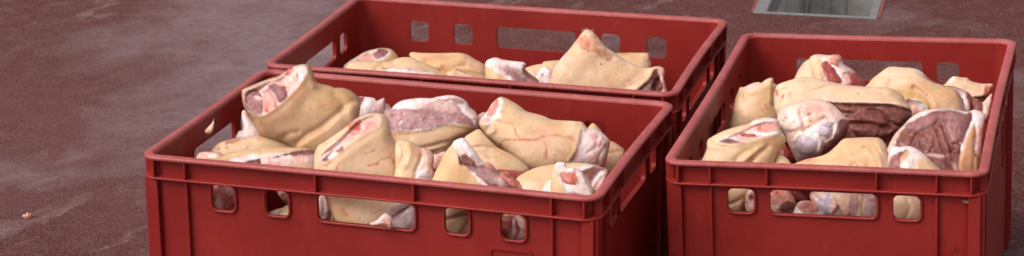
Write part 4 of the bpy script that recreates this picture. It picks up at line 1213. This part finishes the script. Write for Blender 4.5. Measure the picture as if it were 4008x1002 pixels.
piece('pork_hock', 'arched tan hock at the back of the right crate, yellowish at the fold, pink inside', HK, 'C', .385, ZC3,
      [(360, 300), (395, 258), (430, 215), (500, 160), (555, 126), (600, 120), (650, 127), (720, 130), (800, 150), (862, 206), (920, 246), (1000, 270), (1075, 305), (1118, 368), (1146, 450), (1150, 540), (900, 580), (720, 560), (600, 440), (450, 350)], ('skin', 'skin'),
      [('fat', 'wfat', None, [(720, 128), (790, 145), (840, 175), (872, 212), (830, 200), (770, 160)], dict(soft=3)), (None, 'bmeat', None, [(760, 152), (820, 185), (920, 240), (1000, 268), (960, 270), (860, 225)], dict(soft=4, a=.7)),
       (None, 'yell', None, [(570, 300), (640, 290), (700, 300), (790, 340), (860, 400), (880, 450), (840, 430), (760, 380), (690, 370), (640, 320)], dict(soft=14, a=.8)),
       ('cut_face', 'pfat', None, [(695, 385), (760, 382), (820, 405), (858, 455), (850, 500), (740, 560), (700, 500)], dict(soft=4, off=-4, flat=.4)), (None, 'wfat', None, [(720, 385), (770, 385), (830, 415), (850, 462), (800, 440), (760, 410)], dict(soft=5, off=1.5)), (None, 'pskin', None, [(430, 240), (560, 135), (720, 140), (760, 220), (600, 260), (480, 270)], dict(soft=30, a=.6))],
      [(None, [(760, 290), (830, 340), (875, 400), (890, 470)], 12, -7), (None, [(780, 380), (840, 400), (868, 450)], 8, 3), (None, [(700, 230), (800, 280), (900, 420)], 20, 3), (None, [(540, 240), (560, 270)], 5, -1)],
      [(None, [(555, 225), (545, 260), (535, 290)], 7, 'stain', .5), (None, [(565, 155)], 5, 'rash', .5), (None, [(690, 195), (740, 230), (760, 270)], 5, 'rash', .3), (None, [(852, 345)], 4, 'blood', .6), (None, [(610, 200), (640, 220)], 12, 'film', .3), (None, [(470, 190), (520, 180)], 12, 'film', .3), (None, [(610, 300), (700, 330), (800, 360)], 9, 'stain', .3), (None, [(990, 345)], 8, 'rash', .25)], T=40, group=GC, lean=.35)
piece('pork_cut', 'broad slab mid right crate, yellow rind on top and brown-red meat hanging below', CT, 'C', .285, N1,
      [(3029, 400), (3030, 360), (3044, 332), (3080, 317), (3140, 302), (3190, 305), (3250, 319), (3300, 330), (3400, 340), (3460, 342), (3500, 350), (3530, 368), (3545, 395), (3566, 423), (3570, 452), (3562, 480), (3535, 500), (3515, 530), (3440, 570), (3330, 575), (3270, 540), (3180, 500), (3060, 470), (3035, 435)], ('rind', 'yskin'),
      [('meat', 'bmeat', ZC3, [(60, 405), (140, 400), (200, 402), (380, 406), (560, 412), (640, 432), (745, 455), (750, 510), (730, 565), (660, 600), (620, 680), (400, 760), (250, 760), (150, 620), (100, 480)], dict(soft=3, off=-7, ramp=12)),
       (None, 'cream', ZC3, [(-10, 385), (60, 370), (110, 378), (160, 392), (380, 396), (590, 402), (640, 405), (735, 450), (735, 470), (640, 428), (560, 412), (380, 408), (100, 404), (20, 400)], dict(soft=3, off=1.5)),
       (None, 'bmeat', ZC3, [(100, 410), (200, 415), (300, 470), (320, 490), (240, 510), (170, 470)], dict(soft=6, dome=4)),
       (None, 'meat', ZC3, [(230, 545), (300, 490), (400, 465), (500, 490), (560, 560), (500, 590), (400, 565), (300, 570)], dict(soft=6, dome=6)),
       (None, 'meat', ZC3, [(265, 600), (330, 572), (420, 572), (520, 610), (600, 620), (560, 680), (400, 700), (290, 650)], dict(soft=5, dome=7)),
       (None, 'meat', ZC3, [(450, 440), (600, 440), (735, 470), (735, 540), (650, 595), (560, 540)], dict(soft=8, dome=4, a=.6))],
      [(ZC3, [(410, 462), (500, 480), (570, 560), (660, 590)], 6, -6), (ZC3, [(240, 560), (330, 560), (420, 565), (520, 600)], 5, -5), (ZC3, [(110, 420), (200, 480), (320, 490)], 6, -4), (ZC3, [(100, 400), (560, 410), (730, 458)], 5, 2), (ZC3, [(560, 300), (640, 340), (690, 400)], 18, 3)],
      [(ZC1, [(680, 315), (685, 330)], 9, 'blood', .7), (ZC1, [(735, 350), (728, 368)], 5, 'blood', .8), (ZC1, [(710, 393)], 4, 'blood', .6), (ZC1, [(790, 330), (780, 345)], 8, 'rash', .4), (ZC1, [(850, 240), (900, 235)], 3, 'stain', .5), (ZC1, [(720, 300), (760, 290)], 4, 'stain', .4), (ZC1, [(940, 310), (1060, 270)], 3, 'stain', .4), (ZC3, [(320, 333)], 5, 'stain', .6), (ZC3, [(590, 330), (660, 360)], 20, 'stain', .3)],
      T=40, K=.75, group=GC, lean=.3)
piece('pork_cut', 'large round brown-pink meat face ringed with fat, on the right in the right crate', CT, 'C', .20, ZC4,
      [(440, 400), (455, 340), (500, 255), (560, 192), (640, 112), (740, 65), (860, 48), (960, 54), (1060, 72), (1100, 66), (1140, 57), (1200, 88), (1217, 120), (1215, 230), (1200, 400), (1180, 560), (1150, 640), (900, 640), (700, 560), (560, 480)], ('fat', 'wfat'),
      [('meat', 'meat', None, [(495, 345), (512, 265), (570, 205), (650, 140), (780, 82), (900, 62), (960, 66), (1060, 90), (1085, 76), (1115, 110), (1095, 190), (1045, 262), (1020, 400), (1005, 620), (820, 600), (720, 480), (600, 400)], dict(soft=4, off=-2)),
       (None, 'bmeat', None, [(500, 340), (515, 265), (570, 215), (640, 200), (700, 240), (660, 330), (600, 350)], dict(soft=14, a=.5)),
       (None, 'lmeat', None, [(620, 180), (760, 95), (940, 75), (900, 140), (820, 170), (700, 230)], dict(soft=20, a=.45)),
       (None, 'lmeat', None, [(910, 110), (1000, 90), (1080, 110), (1090, 180), (1040, 260), (960, 330), (910, 240)], dict(soft=20, a=.4, dome=4)),
       (None, 'bmeat', None, [(820, 190), (860, 180), (920, 300), (945, 380), (900, 400), (860, 320)], dict(soft=16, dome=1, a=.5)),
       ('rind', 'oskin', None, [(990, 640), (1000, 480), (1020, 400), (1050, 300), (1090, 220), (1120, 165), (1140, 240), (1125, 360), (1165, 430), (1175, 560), (1150, 650)], dict(soft=5, off=2, ramp=12)),
       (None, 'pfat', None, [(1130, 165), (1190, 190), (1200, 250), (1190, 360), (1170, 420), (1130, 350), (1145, 240)], dict(soft=8)),
       (None, 'cream', None, [(440, 400), (460, 320), (530, 220), (580, 190), (530, 270), (500, 340), (470, 420)], dict(soft=5, a=.8))],
      [(None, [(640, 330), (680, 260), (760, 210), (830, 170), (860, 130)], 9, -5), (None, [(830, 180), (860, 300), (900, 400)], 6, -5), (None, [(870, 180), (920, 280), (950, 390)], 6, -5), (None, [(960, 330), (980, 400), (1010, 410)], 7, -4), (None, [(1110, 110), (1060, 250), (1010, 400)], 5, -4), (None, [(560, 230), (620, 210), (700, 215)], 8, -2),
       (None, [(700, 250), (720, 340), (780, 400)], 8, -2), (None, [(790, 320), (760, 380)], 8, 3), (None, [(1130, 170), (1140, 300), (1125, 400), (1120, 540)], 6, -2)],
      [(None, [(1185, 355), (1168, 390)], 6, 'wfat', .8), (None, [(1130, 405), (1130, 420)], 3, 'dark', .6), (None, [(1015, 325)], 4, 'wfat', .6)], T=42, K=.75, group=GC, lean=.45)
piece('pork_cut', 'ridged red meat strip between the round meat face and the small white-capped hock', CT, 'C', .095, ZC4,
      [(735, 425), (760, 402), (820, 400), (890, 412), (920, 440), (960, 470), (1000, 500), (1010, 600), (880, 620), (780, 520)], ('meat', 'meat'), [(None, 'film', None, [(750, 410), (820, 402), (890, 415), (880, 430), (800, 425)], dict(soft=6)), (None, 'pfat', None, [(960, 480), (1000, 500), (1000, 560), (970, 530)], dict(soft=6))], [(None, [(800, 440), (880, 470), (960, 530)], 8, 3), (None, [(880, 430), (940, 500)], 5, -3)], (), T=22, group=GC, lean=.5)
piece('pork_cut', 'dark red scrap in the shadow between the left hock and the knuckle joint', CT, 'C', .16, ZC2,
      [(685, 390), (700, 350), (740, 325), (780, 370), (815, 410), (800, 470), (720, 480)], ('meat', 'rmeat'), [], (), (), T=16, group=GC)
piece('pork_hock', 'rounded tan bit showing low behind the front rim right of the left hock', HK, 'C', .085, ZC2,
      [(640, 500), (660, 440), (690, 402), (730, 415), (770, 450), (800, 500), (790, 580), (640, 580)], ('skin', 'skin'), [], (), (), T=20, group=GC)
piece('pork_hock', 'pale knuckle joint with shiny lilac cartilage facing forward in the right crate', HK, 'C', .175, ZC2,
      [(680, 150), (688, 100), (705, 65), (745, 35), (830, 8), (900, -18), (1000, -25), (1080, -5), (1135, 30), (1195, 90), (1245, 150), (1240, 210), (1205, 285), (1140, 375), (1040, 425), (940, 445), (850, 480), (815, 425), (765, 315), (745, 250), (692, 190)], ('fat', 'cream'),
      [('meat', 'meat', None, [(1035, 350), (1090, 290), (1140, 240), (1165, 150), (1220, 140), (1260, 160), (1240, 240), (1200, 300), (1130, 390), (1030, 440)], dict(soft=5, off=-2)),
       (None, 'wfat', None, [(760, 60), (860, 50), (900, 120), (870, 200), (780, 230), (700, 190), (720, 120)], dict(soft=20, a=.5, dome=4)),
       (None, 'wfat', None, [(800, 300), (850, 240), (900, 225), (970, 170), (1080, 110), (1150, 150), (1150, 240), (1050, 330), (1020, 400), (920, 420), (850, 400)], dict(soft=8, off=1, a=.8)),
       (None, 'omeat', None, [(980, 130), (1050, 110), (1090, 130), (1020, 150)], dict(soft=12, a=.4)), (None, 'pfat', None, [(780, 250), (820, 320), (860, 420), (820, 430), (770, 330)], dict(soft=12, a=.5)),
       ('cartilage', 'cart', None, [(830, 350), (842, 295), (880, 262), (920, 262), (960, 278), (1002, 300), (990, 360), (960, 400), (900, 405), (860, 388)], dict(soft=3, off=-1.5, dome=5)),
       ('cartilage', 'cart', None, [(982, 230), (1000, 205), (1050, 200), (1092, 228), (1082, 262), (1035, 262), (1000, 248)], dict(soft=3, off=-1.5, dome=4)),
       (None, 'film', None, [(918, 95), (940, 80), (970, 88), (965, 110), (930, 120)], dict(soft=4, off=-3)), (None, 'film', None, [(1108, 85), (1130, 72), (1150, 95), (1135, 115)], dict(soft=4, off=-2)),
       (None, 'cart', None, [(1000, 170), (1050, 150), (1110, 170), (1110, 200), (1050, 190)], dict(soft=5, off=1.5)), (None, 'omeat', None, [(850, 20), (960, 10), (1060, 40), (1000, 80), (900, 100), (850, 90)], dict(soft=14, a=.4)), (None, 'film', None, [(715, 80), (760, 60), (770, 100), (730, 120)], dict(soft=8, a=.5))],
      [(None, [(860, 60), (880, 130), (900, 220)], 8, -4), (None, [(900, 220), (980, 180), (1060, 120)], 8, -3), (None, [(1120, 180), (1115, 240), (1080, 280)], 6, -5), (None, [(1000, 260), (1020, 310), (1010, 380)], 8, 3), (None, [(820, 300), (850, 260), (880, 250)], 6, 2.5), (None, [(1050, 330), (1060, 300), (1110, 270)], 6, -3), (None, [(740, 120), (760, 140), (740, 180)], 8, -2), (None, [(940, 440), (1000, 420), (1040, 360)], 6, -3), (None, [(1000, 20), (1060, 60), (1140, 70)], 9, -2)],
      [(None, [(730, 145)], 6, 'stain', .7), (None, [(945, 150)], 6, 'stain', .5), (None, [(1040, 125), (1075, 120)], 5, 'rash', .6), (None, [(740, 125), (765, 118)], 4, 'rash', .6), (None, [(1090, 215), (1112, 225)], 4, 'dark', .5)], T=44, K=.85, group=GC, lean=.15, lump=1.3)
piece('pork_hock', 'tan hock at the front left of the right crate, its long cut end tilted up', HK, 'C', .095, ZC2,
      [(84, 480), (110, 420), (132, 360), (134, 312), (158, 280), (250, 230), (350, 195), (460, 166), (500, 140), (580, 119), (650, 124), (700, 150), (706, 210), (748, 272), (742, 330), (695, 390), (665, 480), (650, 600), (400, 620), (90, 580)], ('skin', 'yskin'),
      [('cut_face', 'fat', None, [(215, 308), (260, 285), (340, 252), (420, 215), (490, 178), (580, 152), (660, 152), (695, 180), (692, 232), (600, 272), (430, 312), (320, 325), (235, 320)], dict(flat=.7, off=-2.5, lip=1.5, soft=4)),
       (None, 'bone', None, [(480, 195), (590, 155), (680, 165), (680, 195), (560, 210)], dict(soft=8, a=.8)),
       ('muscle', 'pmeat', None, [(225, 310), (270, 290), (330, 295), (418, 315), (410, 324), (300, 324)], dict(soft=3, of='cut_face')), ('muscle', 'rmeat', None, [(398, 248), (440, 242), (530, 262), (530, 275), (470, 274), (402, 266)], dict(soft=3, of='cut_face')),
       ('bone', 'bone', None, [(512, 212), (560, 188), (640, 190), (695, 215), (660, 240), (580, 242), (525, 235)], dict(soft=4, of='cut_face', off=.8)), (None, 'wfat', None, [(512, 225), (580, 243), (690, 228), (690, 240), (600, 262), (520, 250)], dict(soft=4)), (None, 'wfat', None, [(470, 165), (520, 140), (600, 124), (680, 140), (600, 148), (520, 160)], dict(soft=4))],
      [(None, [(160, 310), (200, 335), (270, 355)], 7, -5), (None, [(155, 345), (260, 362)], 8, 3), (None, [(360, 450), (420, 400), (500, 370)], 12, -3), (None, [(480, 470), (540, 400), (600, 350)], 12, -4), (None, [(420, 460), (500, 390), (570, 350)], 12, 3), (None, [(650, 300), (680, 340), (660, 420)], 24, 3)],
      [(None, [(600, 290), (640, 285)], 16, 'stain', .35), (None, [(520, 395), (600, 350), (640, 320)], 20, 'rash', .2), (None, [(440, 295), (430, 298)], 14, 'blood', .25), (None, [(545, 205)], 9, 'blood', .6), (None, [(415, 262), (480, 265)], 5, 'blood', .5), (None, [(250, 400), (300, 420)], 40, 'stain', .12)], T=44, K=.85, group=GC, lean=.25)
piece('pork_hock', 'wrinkled tan hock with fine creases at the front centre of the right crate', HK, 'C', .10, N1,
      [(3080, 670), (3095, 648), (3150, 625), (3225, 606), (3265, 578), (3298, 546), (3330, 540), (3415, 537), (3450, 545), (3470, 572), (3472, 590), (3484, 620), (3488, 680), (3460, 740), (3090, 730)], ('skin', 'skin'), [],
      [(ZC4, [(400, 300), (428, 400), (436, 500)], 6, -1.6), (ZC4, [(350, 340), (402, 420), (418, 500)], 5, -1.8), (ZC4, [(318, 360), (348, 420), (380, 520)], 9, -1.2), (ZC4, [(420, 340), (450, 420), (455, 500)], 5, 2), (ZC4, [(230, 390), (292, 450), (300, 500)], 10, -.8), (ZC4, [(0, 400), (120, 380), (250, 400), (330, 460)], 8, -2), (ZC4, [(80, 340), (200, 320), (340, 330)], 10, -1.5), (ZC4, [(150, 500), (200, 480), (225, 510)], 5, -2)],
      [(ZC4, [(255, 355)], 10, 'stain', .35), (ZC4, [(170, 410), (180, 425)], 6, 'rash', .4), (ZC2, [(860, 490), (910, 465), (960, 440)], 3, 'rash', .6), (ZC2, [(940, 490), (960, 470), (1000, 460)], 2.5, 'stain', .4), (ZC2, [(1100, 460), (1180, 430)], 3, 'stain', .35), (ZC4, [(200, 480), (225, 510)], 5, 'rash', .4)], T=36, group=GC, lean=.5)
piece('pork_hock', 'small hock capped with white fat, purple meat left, at the right-hand crate front rim', HK, 'C', .075, ZC4,
      [(452, 430), (460, 385), (482, 343), (540, 349), (600, 342), (660, 354), (720, 394), (760, 428), (810, 478), (872, 540), (900, 640), (470, 640), (450, 520)], ('fat', 'wfat'),
      [('meat', 'pmeat', None, [(450, 490), (470, 440), (510, 405), (560, 385), (600, 370), (560, 440), (540, 530), (545, 620), (450, 620)], dict(soft=4, off=-1)),
       ('skin', 'oskin', None, [(545, 450), (580, 390), (612, 372), (628, 395), (592, 440), (560, 480), (538, 535)], dict(soft=4, off=1.5)),
       ('skin', 'pskin', None, [(640, 640), (655, 520), (690, 430), (740, 420), (810, 475), (880, 540), (910, 650)], dict(soft=8, off=.5)), (None, 'film', None, [(590, 450), (620, 440), (660, 450), (650, 480), (600, 480)], dict(soft=10, a=.5))],
      [(None, [(540, 540), (560, 450), (605, 375)], 6, -2), (None, [(690, 400), (660, 480), (650, 560)], 12, -2)], [(None, [(500, 440)], 10, 'rmeat', .6), (None, [(770, 470), (830, 520)], 6, 'stain', .25)], T=30, group=GC, lean=.3, lump=1.2)
# seen through the openings of the short front side
piece('pork_hock', 'tan rind with a deep crease behind the small left opening of the right crate', HK, 'C', .06, ZK,
      [(430, 200), (560, 180), (640, 200), (660, 260), (600, 300), (560, 400), (440, 400), (420, 300)], ('skin', 'skin'), [], [(None, [(450, 330), (540, 300), (620, 240)], 8, -4), (None, [(560, 390), (590, 300)], 8, -5)], (), T=22, group=GC, lean=.1)
piece('pork_cut', 'small pink meat end at the edge of the small left opening of the right crate', CT, 'C', .05, ZK,
      [(585, 300), (600, 240), (630, 225), (670, 240), (680, 360), (600, 370)], ('fat', 'pfat'), [(None, 'meat', None, [(605, 265), (630, 245), (650, 280), (615, 300)], dict(soft=5))], (), [(None, [(600, 310)], 5, 'blood', .7)], T=16, group=GC, lean=.1)
piece('pork_hock', 'round red cut end with a darker muscle, left in the right-hand crate wide opening', HK, 'C', .06, ZK,
      [(700, 240), (740, 215), (840, 215), (890, 260), (908, 320), (890, 375), (820, 400), (720, 400)], ('cut_face', 'omeat'), [('muscle', 'meat', None, [(795, 340), (840, 305), (890, 310), (895, 350), (830, 365)], dict(soft=4, dome=2)), (None, 'pfat', None, [(740, 320), (800, 330), (780, 380), (740, 390)], dict(soft=10))], [(None, [(790, 340), (850, 295), (900, 310)], 5, 1.5)], [(None, [(790, 250)], 8, 'blood', .7)], T=20, group=GC, lean=.1)
piece('pork_cut', 'dark red meat at the top of the wide opening of the right crate', CT, 'C', .085, ZK,
      [(860, 240), (900, 200), (1020, 210), (1060, 260), (1040, 310), (960, 320), (890, 300)], ('meat', 'rmeat'), [], [(None, [(960, 240), (1000, 300)], 6, -3)], (), T=18, group=GC, lean=.1)
piece('pork_hock', 'low round pink cut end with a pale rim in the right-hand crate wide opening', HK, 'C', .055, ZK,
      [(880, 390), (900, 340), (930, 302), (1000, 298), (1050, 325), (1090, 370), (1080, 420), (900, 420)], ('fat', 'wfat'), [('meat', 'omeat', None, [(915, 335), (940, 308), (1000, 305), (1050, 345), (1040, 370), (960, 370)], dict(soft=4, dome=2)), (None, 'rmeat', None, [(940, 325), (1000, 315), (1000, 345), (950, 345)], dict(soft=10, a=.6))], (), (), T=18, group=GC, lean=.1)
piece('pork_hock', 'knuckle with lilac cartilage in the middle of the wide opening of the right crate', HK, 'C', .065, ZK,
      [(990, 270), (1030, 215), (1150, 205), (1270, 220), (1290, 330), (1250, 410), (1150, 410), (1080, 390), (1040, 340)], ('fat', 'cream'), [('cartilage', 'cart', None, [(1030, 300), (1070, 255), (1110, 250), (1130, 300), (1150, 370), (1100, 380), (1050, 340)], dict(soft=5, dome=2)), (None, 'bone', None, [(1125, 335), (1160, 310), (1170, 350), (1140, 365)], dict(soft=6, dome=2)), (None, 'skin', None, [(1180, 260), (1250, 250), (1260, 330), (1200, 330)], dict(soft=14, a=.6))], [(None, [(1130, 280), (1160, 330), (1130, 370)], 7, 3), (None, [(1170, 350), (1200, 390)], 7, -4), (None, [(1020, 260), (1060, 300)], 8, -3)], (), T=20, group=GC, lean=.1)
piece('pork_cut', 'brown meat under a clear membrane, right end of the right-hand crate wide opening', CT, 'C', .055, ZK,
      [(1250, 260), (1290, 225), (1420, 240), (1450, 330), (1420, 420), (1280, 420), (1240, 350)], ('meat', 'lmeat'), [('rind', 'skin', None, [(1290, 260), (1340, 280), (1330, 350), (1290, 400), (1300, 320)], dict(soft=6)), (None, 'film', None, [(1340, 310), (1390, 320), (1400, 400), (1350, 400)], dict(soft=10))], [(None, [(1330, 280), (1320, 400)], 7, -3)], (), T=18, group=GC, lean=.1)
piece('pork_hock', 'smooth pinkish rind behind the small right opening of the right crate', HK, 'C', .06, ZK,
      [(1480, 260), (1560, 240), (1700, 260), (1720, 340), (1690, 440), (1540, 450), (1480, 380)], ('skin', 'pskin'), [(None, 'skin', None, [(1600, 400), (1640, 300), (1700, 280), (1710, 430), (1620, 440)], dict(soft=6))], [(None, [(1600, 280), (1620, 340), (1590, 420)], 8, -2)], [(None, [(1520, 305)], 8, 'rash', .5)], T=22, group=GC, lean=.1)

piece('dried_scrap', 'dried brown scrap stuck on the front of the right-hand crate under its horizontal band', 'dried scrap', 'C', .0072, N1,
      [(3763, 784), (3785, 779), (3812, 782), (3820, 790), (3817, 801), (3795, 799), (3775, 795)], ('scrap', 'crud'), [], (), (), K=.25, T=1.5, Kb=.15, lean=.3, clampit=False)

# ---- the layer underneath, glimpsed in the gaps -------------------
hock_kinds = [o for o in SC.objects if o.get('category') == HK and o.get('group') in (GA, GC) and not o.parent]
def lies(o):
    return 'lying on its side' in o['label'] or 'largest lying' in o['label'] or 'wrinkled tan' in o['label'] or 'low yellow' in o['label']
src = [o for o in hock_kinds if lies(o)]
rl = random.Random(12)
for k, grp, what in (('A', 'pork pieces underneath in the front crate', 'pork hock lying underneath the other pieces in the front crate'),
                     ('B', 'pork pieces underneath in the back crate', 'pork hock lying underneath the other pieces in the back crate'),
                     ('C', 'pork pieces underneath in the right crate', 'pork hock lying underneath the other pieces in the right crate')):
    O, U, V, W = crate_axes(k)
    spots = [(x, y) for x in (.13, .30, .47) for y in (.13, .275)]
    for i, (x, y) in enumerate(spots):
        if k == 'A' and i == 0:
            continue                     # the second opening looks into a dark gap there
        far = y > .2
        if k == 'C':
            x, y = y, x*1.15
            far = y > .25
        c = copy_tree(src[i % len(src)])
        p = O+U*x+V*y-W*(CH-.09-(.0 if k == 'A' else .02 if far else .0))
        c.location = (p[0], p[1], p[2])
        c.rotation_euler = (0, 0, rl.choice((-.3, 0, .3))+(3.14 if rl.random() < .5 else 0)+CR[k][2])
        tag(c, what, HK, grp)

# ---- on the floor ------------------------------------------------
def scrap():
    c = P_floor(107, 851)
    bm = bmesh.new()
    bmesh.ops.create_icosphere(bm, subdivisions=4, radius=1)
    V_ = np.array([v.co[:] for v in bm.verts])
    nz = 1+.35*fbm(V_*1., 1.4, 91, 3)
    for v, k in zip(bm.verts, nz):
        x, y, z = v.co*float(k)
        z = z*.0036*(1+.7*math.sin(x*4.2+1.2)**2)+.002
        v.co = (x*.0068, y*.0048, max(0.0003, z))
    o = obj_bm('meat_scrap', bm, M_PORK, None, True)
    me = o.data
    n = len(me.vertices)
    m = sstep(fbm(V_, 1.8, 12, 3), -.2, .4)[:, None]
    colr = np.array((.56, .20, .13))*(1-m)+np.array((.66, .42, .36))*m
    ca = me.attributes.new('Col', 'FLOAT_COLOR', 'POINT')
    ca.data.foreach_set('color', np.c_[colr, np.ones(n)].astype(np.float32).ravel())
    ka = me.attributes.new('Kind', 'FLOAT_COLOR', 'POINT')
    ka.data.foreach_set('color', np.tile([.4, .3, .8, 1], (n, 1)).astype(np.float32).ravel())
    o.location = (c[0], c[1], 0)
    o.rotation_euler = (0, 0, .25)
    tag(o, 'tiny pink meat scrap lying alone on the bare floor at far left', 'meat scrap')
scrap()
